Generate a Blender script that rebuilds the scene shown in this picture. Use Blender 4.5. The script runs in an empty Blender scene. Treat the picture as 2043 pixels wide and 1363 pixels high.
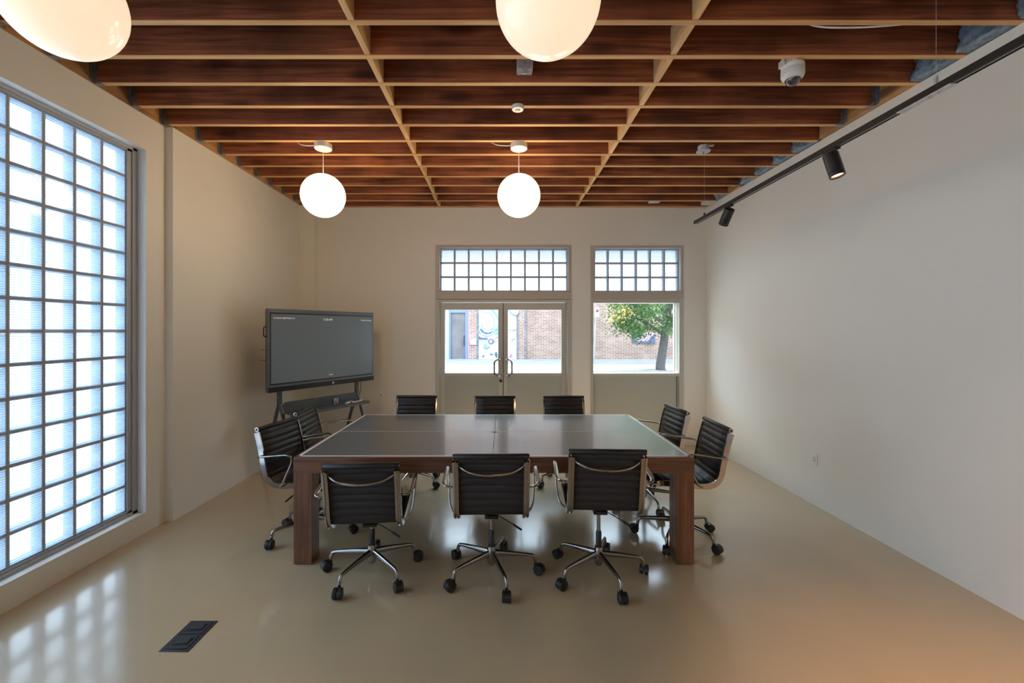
import bpy, math, random
from mathutils import Vector, Matrix, noise
random.seed(7)
SC = bpy.context.scene
COL = SC.collection
PI = math.pi
HC, F, VX, VY = 1.65, 870.0, 1002.0, 658.0      # eye height, focal length (px), vanishing point of the survey

def sv(px, py, Y):
    """a surveyed point of the photograph at depth Y, as (X, Z) in metres"""
    return ((px - VX) / F * Y, HC - (py - VY) / F * Y)

# ------------------------------------------------------------------ materials
def newmat(name):
    m = bpy.data.materials.new(name); m.use_nodes = True
    nt = m.node_tree; nt.nodes.clear()
    out = nt.nodes.new('ShaderNodeOutputMaterial')
    return m, nt, out
def N(nt, t, **kw):
    n = nt.nodes.new(t)
    for k, v in kw.items():
        if k.startswith('_'): setattr(n, k[1:], v)
        else: n.inputs[k.replace('__', ' ')].default_value = v
    return n
def L(nt, a, b): nt.links.new(a, b)
def rgba(c): return (c[0], c[1], c[2], 1.0)
def srgb(r, g, b):
    f = lambda u: (u / 255 / 12.92) if u / 255 <= .04045 else ((u / 255 + .055) / 1.055) ** 2.4
    return (f(r), f(g), f(b))

def plain(name, col, rough=.5, metal=0, bump=0, bscale=60, var=0, vscale=4, coat=0, spec=.5, emit=None, estr=0):
    m, nt, out = newmat(name)
    p = N(nt, 'ShaderNodeBsdfPrincipled')
    p.inputs['Base Color'].default_value = rgba(col)
    p.inputs['Roughness'].default_value = rough
    p.inputs['Metallic'].default_value = metal
    p.inputs['Coat Weight'].default_value = coat
    p.inputs['Coat Roughness'].default_value = .08
    p.inputs['Specular IOR Level'].default_value = spec
    if emit:
        p.inputs['Emission Color'].default_value = rgba(emit)
        p.inputs['Emission Strength'].default_value = estr
    if bump or var:
        tc = N(nt, 'ShaderNodeTexCoord')
    if bump:
        n = N(nt, 'ShaderNodeTexNoise', Scale=bscale, Detail=4.0)
        b = N(nt, 'ShaderNodeBump', Strength=bump, Distance=.01)
        L(nt, tc.outputs['Object'], n.inputs['Vector']); L(nt, n.outputs['Fac'], b.inputs['Height'])
        L(nt, b.outputs['Normal'], p.inputs['Normal'])
    if var:
        n2 = N(nt, 'ShaderNodeTexNoise', Scale=vscale, Detail=5.0)
        L(nt, tc.outputs['Object'], n2.inputs['Vector'])
        r = N(nt, 'ShaderNodeValToRGB')
        r.color_ramp.elements[0].position = .3; r.color_ramp.elements[1].position = .7
        r.color_ramp.elements[0].color = rgba([c * (1 - var) for c in col])
        r.color_ramp.elements[1].color = rgba([min(1, c * (1 + var)) for c in col])
        L(nt, n2.outputs['Fac'], r.inputs['Fac']); L(nt, r.outputs['Color'], p.inputs['Base Color'])
    L(nt, p.outputs['BSDF'], out.inputs['Surface'])
    return m

def wood(name, dark, light, axis='X', rough=.6, knots=True, gscale=1.0, coat=0, stain=.5):
    m, nt, out = newmat(name)
    p = N(nt, 'ShaderNodeBsdfPrincipled'); p.inputs['Roughness'].default_value = rough
    p.inputs['Coat Weight'].default_value = coat; p.inputs['Coat Roughness'].default_value = .2
    tc = N(nt, 'ShaderNodeTexCoord'); oi = N(nt, 'ShaderNodeObjectInfo')
    mul = N(nt, 'ShaderNodeMath', _operation='MULTIPLY'); mul.inputs[1].default_value = 37.0
    L(nt, oi.outputs['Random'], mul.inputs[0])
    add = N(nt, 'ShaderNodeVectorMath', _operation='ADD')
    L(nt, tc.outputs['Object'], add.inputs[0]); L(nt, mul.outputs[0], add.inputs[1])
    mp = N(nt, 'ShaderNodeMapping')
    s = {'X': (.35, 9, 9), 'Y': (9, .35, 9), 'Z': (9, 9, .35)}[axis]
    mp.inputs['Scale'].default_value = [v * gscale for v in s]
    L(nt, add.outputs[0], mp.inputs['Vector'])
    n1 = N(nt, 'ShaderNodeTexNoise', Scale=3.0, Detail=7.0, Distortion=.9)
    n1.inputs['Roughness'].default_value = .62
    L(nt, mp.outputs['Vector'], n1.inputs['Vector'])
    ramp = N(nt, 'ShaderNodeValToRGB')
    ramp.color_ramp.elements[0].position = .32; ramp.color_ramp.elements[0].color = rgba(dark)
    ramp.color_ramp.elements[1].position = .68; ramp.color_ramp.elements[1].color = rgba(light)
    L(nt, n1.outputs['Fac'], ramp.inputs['Fac'])
    # broad colour changes along the board
    n2 = N(nt, 'ShaderNodeTexNoise', Scale=1.7, Detail=3.0)
    L(nt, add.outputs[0], n2.inputs['Vector'])
    r2 = N(nt, 'ShaderNodeValToRGB')
    r2.color_ramp.elements[0].position = .33; r2.color_ramp.elements[0].color = rgba([1 - stain] * 3)
    r2.color_ramp.elements[1].position = .62; r2.color_ramp.elements[1].color = (1, 1, 1, 1)
    L(nt, n2.outputs['Fac'], r2.inputs['Fac'])
    mx = N(nt, 'ShaderNodeMix', _data_type='RGBA', _blend_type='MULTIPLY'); mx.inputs['Factor'].default_value = 1
    L(nt, ramp.outputs['Color'], mx.inputs[6]); L(nt, r2.outputs['Color'], mx.inputs[7])
    last = mx.outputs[2]
    if knots:
        mk = N(nt, 'ShaderNodeMapping')
        mk.inputs['Scale'].default_value = {'X': (1.6, 5, 5), 'Y': (5, 1.6, 5), 'Z': (5, 5, 1.6)}[axis]
        L(nt, add.outputs[0], mk.inputs['Vector'])
        v = N(nt, 'ShaderNodeTexVoronoi', Scale=1.0); L(nt, mk.outputs['Vector'], v.inputs['Vector'])
        r3 = N(nt, 'ShaderNodeValToRGB')
        r3.color_ramp.elements[0].position = .10; r3.color_ramp.elements[0].color = (.22, .17, .15, 1)
        r3.color_ramp.elements[1].position = .27; r3.color_ramp.elements[1].color = (1, 1, 1, 1)
        L(nt, v.outputs['Distance'], r3.inputs['Fac'])
        m2 = N(nt, 'ShaderNodeMix', _data_type='RGBA', _blend_type='MULTIPLY'); m2.inputs['Factor'].default_value = .85
        L(nt, last, m2.inputs[6]); L(nt, r3.outputs['Color'], m2.inputs[7]); last = m2.outputs[2]
    L(nt, last, p.inputs['Base Color'])
    b = N(nt, 'ShaderNodeBump', Strength=.25, Distance=.004)
    L(nt, n1.outputs['Fac'], b.inputs['Height']); L(nt, b.outputs['Normal'], p.inputs['Normal'])
    L(nt, p.outputs['BSDF'], out.inputs['Surface'])
    return m

M = {}
M['wall'] = plain('wall_paint', (.79, .77, .715), .55, bump=.05, bscale=90)
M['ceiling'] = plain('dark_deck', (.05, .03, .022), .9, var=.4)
M['joist'] = wood('old_joist_wood', (.17, .044, .019), (.60, .19, .080), 'X', .62, stain=.62)
M['under'] = wood('scraped_uplit_underside', (.66, .33, .12), (.90, .54, .23), 'X', .6, knots=False, stain=.2)  # paler scraped wood, lightened further to stand in for light from below
M['block'] = wood('new_blocking_wood', (.68, .38, .15), (.92, .60, .28), 'Y', .6, knots=False, stain=.2)
M['ledger'] = wood('ledger_wood', (.42, .20, .07), (.76, .42, .17), 'Y', .6, stain=.45)
M['walnut'] = wood('walnut', (.08, .027, .012), (.23, .088, .039), 'X', .33, knots=False, gscale=1.3, coat=.25, stain=.3)
M['walnutz'] = wood('walnut_upright', (.09, .031, .013), (.27, .105, .046), 'Z', .33, knots=False, gscale=1.3, coat=.25, stain=.3)
M['galv'] = plain('galvanised_steel', (.62, .64, .65), .5, .15, var=.25, vscale=40)
M['hanger'] = plain('hanger_steel', (.30, .31, .32), .5, .7, var=.3, vscale=60)
M['chrome'] = plain('polished_aluminium', (.40, .385, .375), .13, 1.0)
M['dchrome'] = plain('dark_chrome_base', (.34, .32, .31), .16, 1.0)
M['leather'] = plain('black_leather', (.012, .012, .014), .36, bump=.10, bscale=260)
M['rearcloth'] = plain('matt_black_rear_cloth', (.020, .0175, .020), .65, bump=.15, bscale=500)
M['plastic'] = plain('black_plastic', (.012, .012, .013), .42)
M['matblack'] = plain('matt_black_metal', (.016, .016, .018), .4)
M['slate'] = plain('slate_table_top', (.135, .142, .140), .30, bump=.02, bscale=300, var=.10, vscale=3, coat=.35)
M['whiteline'] = plain('white_line_paint', (.88, .87, .90), .4)
M['white'] = plain('white_plastic', (.78, .78, .77), .35)
M['alu'] = plain('door_aluminium', (.52, .51, .46), .42, .15)
M['alu2'] = plain('beige_metal_trim', (.50, .45, .40), .5, .1)
M['kick'] = plain('grey_metal_panel', (.44, .46, .43), .42, .15)
M['winframe'] = plain('window_frame_grey', (.42, .44, .46), .45, .2)
M['sill'] = plain('white_window_reveal', (.78, .77, .75), .5)
M['mortar'] = plain('grey_mortar', (.40, .40, .41), .8)
M['tvbody'] = plain('display_case_grey', (.13, .15, .17), .38, .2)
M['tvblack'] = plain('display_black', (.006, .006, .007), .3)
M['stand'] = plain('stand_grey', (.095, .105, .12), .4, .2)
M['navy'] = plain('floor_box_black', (.018, .024, .034), .45)
M['insul'] = plain('denim_insulation', (.24, .31, .38), .95, bump=1.0, bscale=60, var=.35, vscale=30)
M['concrete'] = plain('pale_concrete', (.22, .215, .205), .85, var=.12, vscale=1.2)
M['asphalt'] = plain('asphalt', (.25, .25, .25), .9, var=.2, vscale=3)
M['curb'] = plain('faded_red_curb', (.55, .28, .30), .8, var=.3, vscale=4)
M['bark'] = plain('tree_bark', (.06, .052, .05), .9, bump=1, bscale=14, var=.3, vscale=8)
M['yellow'] = plain('yellow_sponge', (.75, .62, .25), .8)
M['wire'] = plain('steel_wire', (.6, .6, .6), .4, .8)

# floor: poured beige resin
m, nt, out = newmat('beige_resin_floor'); M['floor'] = m
p = N(nt, 'ShaderNodeBsdfPrincipled'); tc = N(nt, 'ShaderNodeTexCoord')
n1 = N(nt, 'ShaderNodeTexNoise', Scale=1.1, Detail=5.0); L(nt, tc.outputs['Object'], n1.inputs['Vector'])
r = N(nt, 'ShaderNodeValToRGB'); r.color_ramp.elements[0].position = .3; r.color_ramp.elements[1].position = .75
r.color_ramp.elements[0].color = (.53, .40, .25, 1); r.color_ramp.elements[1].color = (.60, .46, .285, 1)
L(nt, n1.outputs['Fac'], r.inputs['Fac']); L(nt, r.outputs['Color'], p.inputs['Base Color'])
n2 = N(nt, 'ShaderNodeTexNoise', Scale=2.2, Detail=3.0); L(nt, tc.outputs['Object'], n2.inputs['Vector'])
mr = N(nt, 'ShaderNodeMapRange'); mr.inputs['To Min'].default_value = .12; mr.inputs['To Max'].default_value = .26
p.inputs['Coat Weight'].default_value = .5; p.inputs['Coat Roughness'].default_value = .12
L(nt, n2.outputs['Fac'], mr.inputs['Value']); L(nt, mr.outputs['Result'], p.inputs['Roughness'])
n3 = N(nt, 'ShaderNodeTexNoise', Scale=9.0, Detail=6.0); L(nt, tc.outputs['Object'], n3.inputs['Vector'])
b = N(nt, 'ShaderNodeBump', Strength=.10, Distance=.01); L(nt, n3.outputs['Fac'], b.inputs['Height'])
L(nt, b.outputs['Normal'], p.inputs['Normal'])
L(nt, p.outputs['BSDF'], out.inputs['Surface'])

# clear glass, rippled glass block faces
def glass(name, tint, gloss=.06):
    m, nt, out = newmat(name)
    t = N(nt, 'ShaderNodeBsdfTransparent', Color=rgba(tint)); g = N(nt, 'ShaderNodeBsdfGlossy', Roughness=.02)
    x = N(nt, 'ShaderNodeMixShader', Fac=gloss)
    L(nt, t.outputs[0], x.inputs[1]); L(nt, g.outputs[0], x.inputs[2]); L(nt, x.outputs[0], out.inputs['Surface'])
    return m
M['glass'] = glass('clear_glass', (.95, .97, .97), .035)
def blockface(name, bands, lo, hi, tint, period=.0135, tr=(.84, .9, .97, 1)):
    """ribbed glass: fine ribs scatter more light than the flats between them"""
    m, nt, out = newmat(name)
    tc = N(nt, 'ShaderNodeTexCoord'); sp = N(nt, 'ShaderNodeSeparateXYZ'); L(nt, tc.outputs['Object'], sp.inputs[0])
    def rib(o):
        a = N(nt, 'ShaderNodeMath', _operation='MULTIPLY'); a.inputs[1].default_value = 2 * PI / period
        s = N(nt, 'ShaderNodeMath', _operation='SINE'); c = N(nt, 'ShaderNodeMapRange')
        c.inputs['From Min'].default_value = .1; c.inputs['From Max'].default_value = .95
        L(nt, o, a.inputs[0]); L(nt, a.outputs[0], s.inputs[0]); L(nt, s.outputs[0], c.inputs['Value'])
        return c.outputs['Result']
    fac = rib(sp.outputs[bands])
    mr = N(nt, 'ShaderNodeMapRange'); mr.inputs['To Min'].default_value = lo; mr.inputs['To Max'].default_value = hi
    L(nt, fac, mr.inputs['Value'])
    t = N(nt, 'ShaderNodeBsdfTransparent', Color=rgba(tint)); d = N(nt, 'ShaderNodeBsdfTranslucent', Color=tr)
    x = N(nt, 'ShaderNodeMixShader'); L(nt, mr.outputs['Result'], x.inputs['Fac'])
    L(nt, t.outputs[0], x.inputs[1]); L(nt, d.outputs[0], x.inputs[2])
    g = N(nt, 'ShaderNodeBsdfGlossy', Roughness=.08); y = N(nt, 'ShaderNodeMixShader', Fac=.06)
    L(nt, x.outputs[0], y.inputs[1]); L(nt, g.outputs[0], y.inputs[2]); L(nt, y.outputs[0], out.inputs['Surface'])
    return m
M['blockin'] = blockface('ribbed_glass_inner', 2, .04, .93, (.95, .98, 1), .0150, (.20, .25, .31, 1))
M['blockout'] = blockface('ribbed_glass_outer', 1, .55, .75, (.95, .98, 1))
M['tblockin'] = blockface('grid_glass_inner', 2, .05, .45, (.96, .98, 1), .02, (.30, .33, .38, 1))
M['tblockout'] = blockface('grid_glass_outer', 0, .90, .98, (.96, .98, 1), .02, (.36, .39, .43, 1))
m, nt, out = newmat('glass_block_edge'); M['blockedge'] = m
d = N(nt, 'ShaderNodeBsdfTranslucent', Color=(.62, .74, .88, 1)); e = N(nt, 'ShaderNodeBsdfDiffuse', Color=(.62, .72, .84, 1))
x = N(nt, 'ShaderNodeMixShader', Fac=.7); L(nt, d.outputs[0], x.inputs[1]); L(nt, e.outputs[0], x.inputs[2]); L(nt, x.outputs[0], out.inputs['Surface'])

# opal lamp globe
for gname, gst in (('globe', 4.9), ('globedim', .37)):
  m, nt, out = newmat('opal_glass_' + gname); M[gname] = m
  p = N(nt, 'ShaderNodeBsdfPrincipled'); p.inputs['Base Color'].default_value = (.5, .47, .43, 1); p.inputs['Roughness'].default_value = .12
  p.inputs['Emission Color'].default_value = (1, .70, .40, 1) if gname == 'globe' else (1, .76, .52, 1); p.inputs['Emission Strength'].default_value = gst
  L(nt, p.outputs['BSDF'], out.inputs['Surface'])
M['spotglow'] = plain('warm_lamp_face', (.8, .5, .3), .4, emit=(1, .55, .25), estr=1.6)

# screen
M['screen'] = plain('matt_display_glass', (.055, .062, .065), .30, coat=.0, emit=(.5, .56, .58), estr=.035)
M['screentext'] = plain('screen_text', (.7, .7, .7), .5, emit=(.85, .88, .9), estr=.16)

# brick wall across the street
def brickmat(name, c1, c2, mort):
    m, nt, out = newmat(name)
    p = N(nt, 'ShaderNodeBsdfPrincipled'); p.inputs['Roughness'].default_value = .9
    tc = N(nt, 'ShaderNodeTexCoord'); sp = N(nt, 'ShaderNodeSeparateXYZ'); cb = N(nt, 'ShaderNodeCombineXYZ')
    L(nt, tc.outputs['Object'], sp.inputs[0]); L(nt, sp.outputs[0], cb.inputs[0]); L(nt, sp.outputs[2], cb.inputs[1])
    bt = N(nt, 'ShaderNodeTexBrick', Scale=1.0); bt.inputs['Color1'].default_value = rgba(c1); bt.inputs['Color2'].default_value = rgba(c2)
    bt.inputs['Mortar'].default_value = rgba(mort); bt.inputs['Brick Width'].default_value = .30
    bt.inputs['Row Height'].default_value = .088; bt.inputs['Mortar Size'].default_value = .012; bt.inputs['Bias'].default_value = -.2
    L(nt, cb.outputs[0], bt.inputs['Vector'])
    n = N(nt, 'ShaderNodeTexNoise', Scale=1.4, Detail=6.0); L(nt, cb.outputs[0], n.inputs['Vector'])
    r = N(nt, 'ShaderNodeValToRGB'); r.color_ramp.elements[0].position = .35; r.color_ramp.elements[1].position = .7
    r.color_ramp.elements[0].color = (.82, .80, .80, 1); r.color_ramp.elements[1].color = (1.1, 1.1, 1.1, 1)
    L(nt, n.outputs['Fac'], r.inputs['Fac'])
    mx = N(nt, 'ShaderNodeMix', _data_type='RGBA', _blend_type='MULTIPLY'); mx.inputs['Factor'].default_value = 1
    L(nt, bt.outputs['Color'], mx.inputs[6]); L(nt, r.outputs['Color'], mx.inputs[7]); L(nt, mx.outputs[2], p.inputs['Base Color'])
    L(nt, p.outputs['BSDF'], out.inputs['Surface'])
    return m
M['brick'] = brickmat('pale_brick', (.20, .095, .065), (.29, .175, .135), (.37, .33, .30))
M['brickdark'] = plain('dark_quoin_brick', (.13, .12, .14), .9, var=.5, vscale=9)
# leaves: sunlit from behind
def leafmat(name, c, tr):
    m, nt, out = newmat(name)
    d = N(nt, 'ShaderNodeBsdfDiffuse', Color=rgba(c)); t = N(nt, 'ShaderNodeBsdfTranslucent', Color=rgba(tr))
    x = N(nt, 'ShaderNodeMixShader', Fac=.45); L(nt, d.outputs[0], x.inputs[1]); L(nt, t.outputs[0], x.inputs[2]); L(nt, x.outputs[0], out.inputs['Surface'])
    return m
M['leaf'] = leafmat('green_leaves', (.05, .085, .04), (.10, .20, .055))
M['leaf2'] = leafmat('yellow_orange_leaves', (.45, .30, .10), (.75, .42, .08))

# ------------------------------------------------------------------ mesh builder
class MB:
    def __init__(s): s.v = []; s.f = []; s.m = []; s.mi = 0
    def add(s, vs, fs):
        o = len(s.v); s.v += [tuple(v) for v in vs]
        for f in fs: s.f.append(tuple(i + o for i in f)); s.m.append(s.mi)
    def mat(s, i): s.mi = i; return s
    def box(s, x0, x1, y0, y1, z0, z1, mtx=None):
        vs = [Vector((x, y, z)) for z in (z0, z1) for y in (y0, y1) for x in (x0, x1)]
        if mtx: vs = [mtx @ v for v in vs]
        s.add(vs, [(0, 2, 3, 1), (4, 5, 7, 6), (0, 1, 5, 4), (2, 6, 7, 3), (0, 4, 6, 2), (1, 3, 7, 5)]); return s
    def ring(s, c, u, w, ru, rw, n):
        return [c + u * (ru * math.cos(2 * PI * k / n)) + w * (rw * math.sin(2 * PI * k / n)) for k in range(n)]
    def tube(s, pts, r, n=10, up=None, cap=True):
        """r: number, or list of numbers / (side, up) radii"""
        pts = [Vector(p) for p in pts]; K = len(pts)
        if not isinstance(r, (list, tuple)): r = [r] * K
        T = []
        for i in range(K):
            d = pts[min(i + 1, K - 1)] - pts[max(i - 1, 0)]
            T.append(d.normalized())
        ref = Vector(up) if up else (Vector((0, 0, 1)) if abs(T[0].z) < .9 else Vector((1, 0, 0)))
        u = T[0].cross(ref).normalized(); vs = []
        for i in range(K):
            u = (u - T[i] * u.dot(T[i])).normalized(); w = u.cross(T[i]).normalized()
            a, b_ = r[i] if isinstance(r[i], (list, tuple)) else (r[i], r[i])
            vs += s.ring(pts[i], u, w, a, b_, n)
        fs = [(i * n + k, i * n + (k + 1) % n, (i + 1) * n + (k + 1) % n, (i + 1) * n + k) for i in range(K - 1) for k in range(n)]
        if cap: fs += [tuple(range(n))[::-1], tuple((K - 1) * n + k for k in range(n))]
        s.add(vs, fs); return s
    def cyl(s, a, b, r, n=20, r2=None):
        return s.tube([a, b], [r, r if r2 is None else r2], n)
    def lathe(s, prof, o=(0, 0, 0), n=28, axis=(0, 0, 1)):
        """prof: (radius, height)"""
        ax = Vector(axis).normalized(); o = Vector(o)
        u = ax.orthogonal().normalized(); w = ax.cross(u)
        vs = []
        for r, h in prof: vs += s.ring(o + ax * h, u, w, max(r, 1e-5), max(r, 1e-5), n)
        K = len(prof)
        fs = [(i * n + k, i * n + (k + 1) % n, (i + 1) * n + (k + 1) % n, (i + 1) * n + k) for i in range(K - 1) for k in range(n)]
        if prof[0][0] > 1e-4: fs.append(tuple(range(n))[::-1])
        if prof[-1][0] > 1e-4: fs.append(tuple((K - 1) * n + k for k in range(n)))
        s.add(vs, fs); return s
    def sweep(s, prof, sec, x0=0.0):
        """sweep a closed section [(lateral, normal)] along a side profile [(y, z)] """
        K = len(prof); n = len(sec); vs = []
        for i in range(K):
            a = prof[max(i - 1, 0)]; b_ = prof[min(i + 1, K - 1)]
            t = Vector((b_[0] - a[0], b_[1] - a[1])).normalized(); nn = Vector((-t.y, t.x)) * -1
            for (lx, ln) in sec: vs.append((x0 + lx, prof[i][0] + nn.x * ln, prof[i][1] + nn.y * ln))
        fs = [(i * n + k, i * n + (k + 1) % n, (i + 1) * n + (k + 1) % n, (i + 1) * n + k) for i in range(K - 1) for k in range(n)]
        fs += [tuple(range(n))[::-1], tuple((K - 1) * n + k for k in range(n))]
        s.add(vs, fs); return s
    def prism(s, poly, y0, y1):
        """polygon in X,Z extruded in Y"""
        n = len(poly)
        vs = [(x, y0, z) for x, z in poly] + [(x, y1, z) for x, z in poly]
        s.add(vs, [tuple(range(n)), tuple(range(n, 2 * n))[::-1]] + [(k, (k + 1) % n, n + (k + 1) % n, n + k) for k in range(n)]); return s
    def build(s, name, mats, parent=None, loc=(0, 0, 0), rz=0, smooth=True, bevel=0, ang=35):
        me = bpy.data.meshes.new(name); me.from_pydata(s.v, [], s.f); me.validate()
        if not isinstance(mats, (list, tuple)): mats = [mats]
        for m in mats: me.materials.append(m)
        if len(mats) > 1:
            for p_, i in zip(me.polygons, s.m): p_.material_index = i
        import bmesh
        bm = bmesh.new(); bm.from_mesh(me); bmesh.ops.recalc_face_normals(bm, faces=bm.faces); bm.to_mesh(me); bm.free()
        if smooth:
            me.polygons.foreach_set('use_smooth', [True] * len(me.polygons)); me.set_sharp_from_angle(angle=math.radians(ang))
        o = bpy.data.objects.new(name, me); COL.objects.link(o)
        o.location = loc; o.rotation_euler = (0, 0, rz)
        if parent: o.parent = parent
        if bevel:
            bv = o.modifiers.new('bevel', 'BEVEL'); bv.width = bevel; bv.segments = 2; bv.limit_method = 'ANGLE'; bv.angle_limit = math.radians(40)
        return o

def tag(o, label=None, cat=None, group=None, kind=None):
    if label: o['label'] = label
    if cat: o['category'] = cat
    if group: o['group'] = group
    if kind: o['kind'] = kind
    return o
def empty(name, loc=(0, 0, 0), rz=0):
    o = bpy.data.objects.new(name, None); COL.objects.link(o); o.location = loc; o.rotation_euler = (0, 0, rz)
    o.empty_display_size = .1; return o
def boxes(*bs):
    mb = MB()
    for b_ in bs: mb.box(*b_)
    return mb
def copy_tree(o, parent=None):
    c = o.copy(); COL.objects.link(c)
    if parent: c.parent = parent
    for ch in list(o.children): copy_tree(ch, c)
    return c
def spline(P, n=6):
    """Catmull-Rom through points"""
    P = [Vector(p) for p in P]; out = []
    for i in range(len(P) - 1):
        a = P[max(i - 1, 0)]; b_ = P[i]; c = P[i + 1]; d = P[min(i + 2, len(P) - 1)]
        for k in range(n):
            t = k / n
            out.append(.5 * ((2 * b_) + (c - a) * t + (2 * a - 5 * b_ + 4 * c - d) * t * t + (3 * b_ - a - 3 * c + d) * t ** 3))
    out.append(P[-1]); return out
def ordinal(i):
    return ['first', 'second', 'third', 'fourth', 'fifth', 'sixth', 'seventh', 'eighth', 'ninth', 'tenth', 'eleventh', 'twelfth', 'thirteenth', 'fourteenth', 'fifteenth', 'sixteenth', 'seventeenth'][i]

# ------------------------------------------------------------------ the room
ZC = 3.395                       # underside of the joists
YW = 6.22                        # far wall
XLN, XLF, YJ = -2.90, -2.835, 3.754
YB = -3.0
def xr(Y): return 2.988 - .0125 * Y

o = boxes((-3.12, 3.3, YB - .2, 6.44, -.12, 0)).build('floor', M['floor'], smooth=False)
tag(o, 'glossy beige poured resin floor across the whole room', 'floor', kind='structure')
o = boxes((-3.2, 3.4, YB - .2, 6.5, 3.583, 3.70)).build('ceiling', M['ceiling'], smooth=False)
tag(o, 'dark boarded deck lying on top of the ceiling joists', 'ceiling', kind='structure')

WY0, WY1, WZ0, WZ1 = -2.62, 3.548, .166, 3.114       # opening of the big glass block window
o = boxes((-3.12, XLN, YB, WY0, 0, ZC), (-3.12, XLN, WY1, YJ + .2, 0, ZC), (-3.12, XLN, WY0, WY1, 0, WZ0), (-3.12, XLN, WY0, WY1, WZ1, ZC),
          (-3.12, XLF, YJ, 6.44, 0, ZC), (-3.2, -3.0, YB, 6.44, ZC, 3.6)).build('wall_left', M['wall'], smooth=False)
tag(o, 'off-white plastered left wall around the big glass block window', 'wall', kind='structure')
mb = MB(); a, b_ = xr(YB - .2), xr(6.44)
vs = [(a, YB - .2, 0), (3.3, YB - .2, 0), (3.3, 6.44, 0), (b_, 6.44, 0), (a, YB - .2, ZC), (3.3, YB - .2, ZC), (3.3, 6.44, ZC), (b_, 6.44, ZC)]
mb.add(vs, [(0, 1, 2, 3), (4, 7, 6, 5), (0, 4, 5, 1), (1, 5, 6, 2), (2, 6, 7, 3), (3, 7, 4, 0)]); mb.box(3.2, 3.3, YB - .2, 6.44, ZC, 3.6)
o = mb.build('wall_right', M['wall'], smooth=False); tag(o, 'long blank pale right wall with the hanging black track in front', 'wall', kind='structure')
DX0, DX1, RX0, RX1, ZT = -.945, .984, 1.263, 2.58, 2.858
o = boxes((-2.95, DX0, YW, 6.44, 0, ZC), (DX1, RX0, YW, 6.44, 0, ZC), (RX1, 3.0, YW, 6.44, 0, ZC), (DX0, DX1, YW, 6.44, ZT, ZC), (RX0, RX1, YW, 6.44, ZT - .01, ZC),
          (-3.2, 3.3, 6.30, 6.44, ZC, 3.6)).build('wall_back', M['wall'], smooth=False)
tag(o, 'beige far wall holding the glass double door and window', 'wall', kind='structure')
o = boxes((-3.12, 3.3, YB - .2, YB, 0, 3.6)).build('wall_front', M['wall'], smooth=False)
tag(o, 'plain wall at the viewer end of the room', 'wall', kind='structure')
o = boxes((XLF - .01, -2.63, 6.10, YW + .01, 0, ZC)).build('trim_1', M['wall'], smooth=False)
tag(o, 'shallow boxed-out strip in the far left corner behind the screen', 'trim', kind='structure')

# ---- glass block windows
def block_panel(mb_e, mb_m, mb_in, mb_out, org, du, nu, nv, pu, pv, dn, depth=.08):
    """org: lower corner on the room face; du: unit vector across; dn: unit vector away from the room"""
    org = Vector(org); du = Vector(du); dn = Vector(dn); up = Vector((0, 0, 1)); j = .0048
    def slab(mb, u0, u1, v0, v1, n0, n1):
        vs = [org + du * u + up * v + dn * n for n in (n0, n1) for v in (v0, v1) for u in (u0, u1)]
        mb.add(vs, [(0, 2, 3, 1), (4, 5, 7, 6), (0, 1, 5, 4), (2, 6, 7, 3), (0, 4, 6, 2), (1, 3, 7, 5)])
    for i in range(nu + 1): slab(mb_m, i * pu - j, i * pu + j, 0, nv * pv, .003, depth - .003)
    for k in range(nv + 1): slab(mb_m, 0, nu * pu, k * pv - j * .8, k * pv + j * .8, .004, depth - .004)
    for i in range(nu):
        for k in range(nv):
            u0, u1, v0, v1 = i * pu + j, (i + 1) * pu - j, k * pv + j, (k + 1) * pv - j; e = .007
            for (p0, p1, q0, q1) in ((u0, u0 + e, v0, v1), (u1 - e, u1, v0, v1), (u0 + e, u1 - e, v0, v0 + e), (u0 + e, u1 - e, v1 - e, v1)):
                slab(mb_e, p0, p1, q0, q1, .004, depth - .004)
            for mbx, n0, n1 in ((mb_in, 0.0, .010), (mb_out, depth, depth - .010)):
                # pillowed face: flat centre with a sloping rim
                r0, r1 = [], []
                for (u, v) in ((u0, v0), (u1, v0), (u1, v1), (u0, v1)): r0.append(org + du * u + up * v + dn * (n0 + (n1 - n0) * .6))
                ii = .013
                for (u, v) in ((u0 + ii, v0 + ii), (u1 - ii, v0 + ii), (u1 - ii, v1 - ii), (u0 + ii, v1 - ii)): r1.append(org + du * u + up * v + dn * n0)
                mbx.add(r0 + r1, [(4, 5, 6, 7), (0, 1, 5, 4), (1, 2, 6, 5), (2, 3, 7, 6), (3, 0, 4, 7)])
def block_window(name, label, org, du, nu, nv, pu, pv, dn, mi, mo, frame_boxes, fmat):
    w = empty(name, (0, 0, 0)); tag(w, label, 'window', kind='structure')
    e, m_, a, b_ = MB(), MB(), MB(), MB()
    block_panel(e, m_, a, b_, org, du, nu, nv, pu, pv, dn)
    m_.build('mortar_grid', M['mortar'], w, smooth=False)
    k = len(e.f); g = MB(); g.add(e.v, e.f); g.mat(1); g.add(a.v, a.f); g.mat(2); g.add(b_.v, b_.f)
    g.build('glass_blocks', [M['blockedge'], M[mi], M[mo]], w, smooth=False)
    boxes(*frame_boxes).build('window_frame', fmat, w, bevel=.002)
    return w
PY, PZ = .207, .205; BY1 = 3.464; NB = 29; BY0 = BY1 - NB * PY
fb = []
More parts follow.
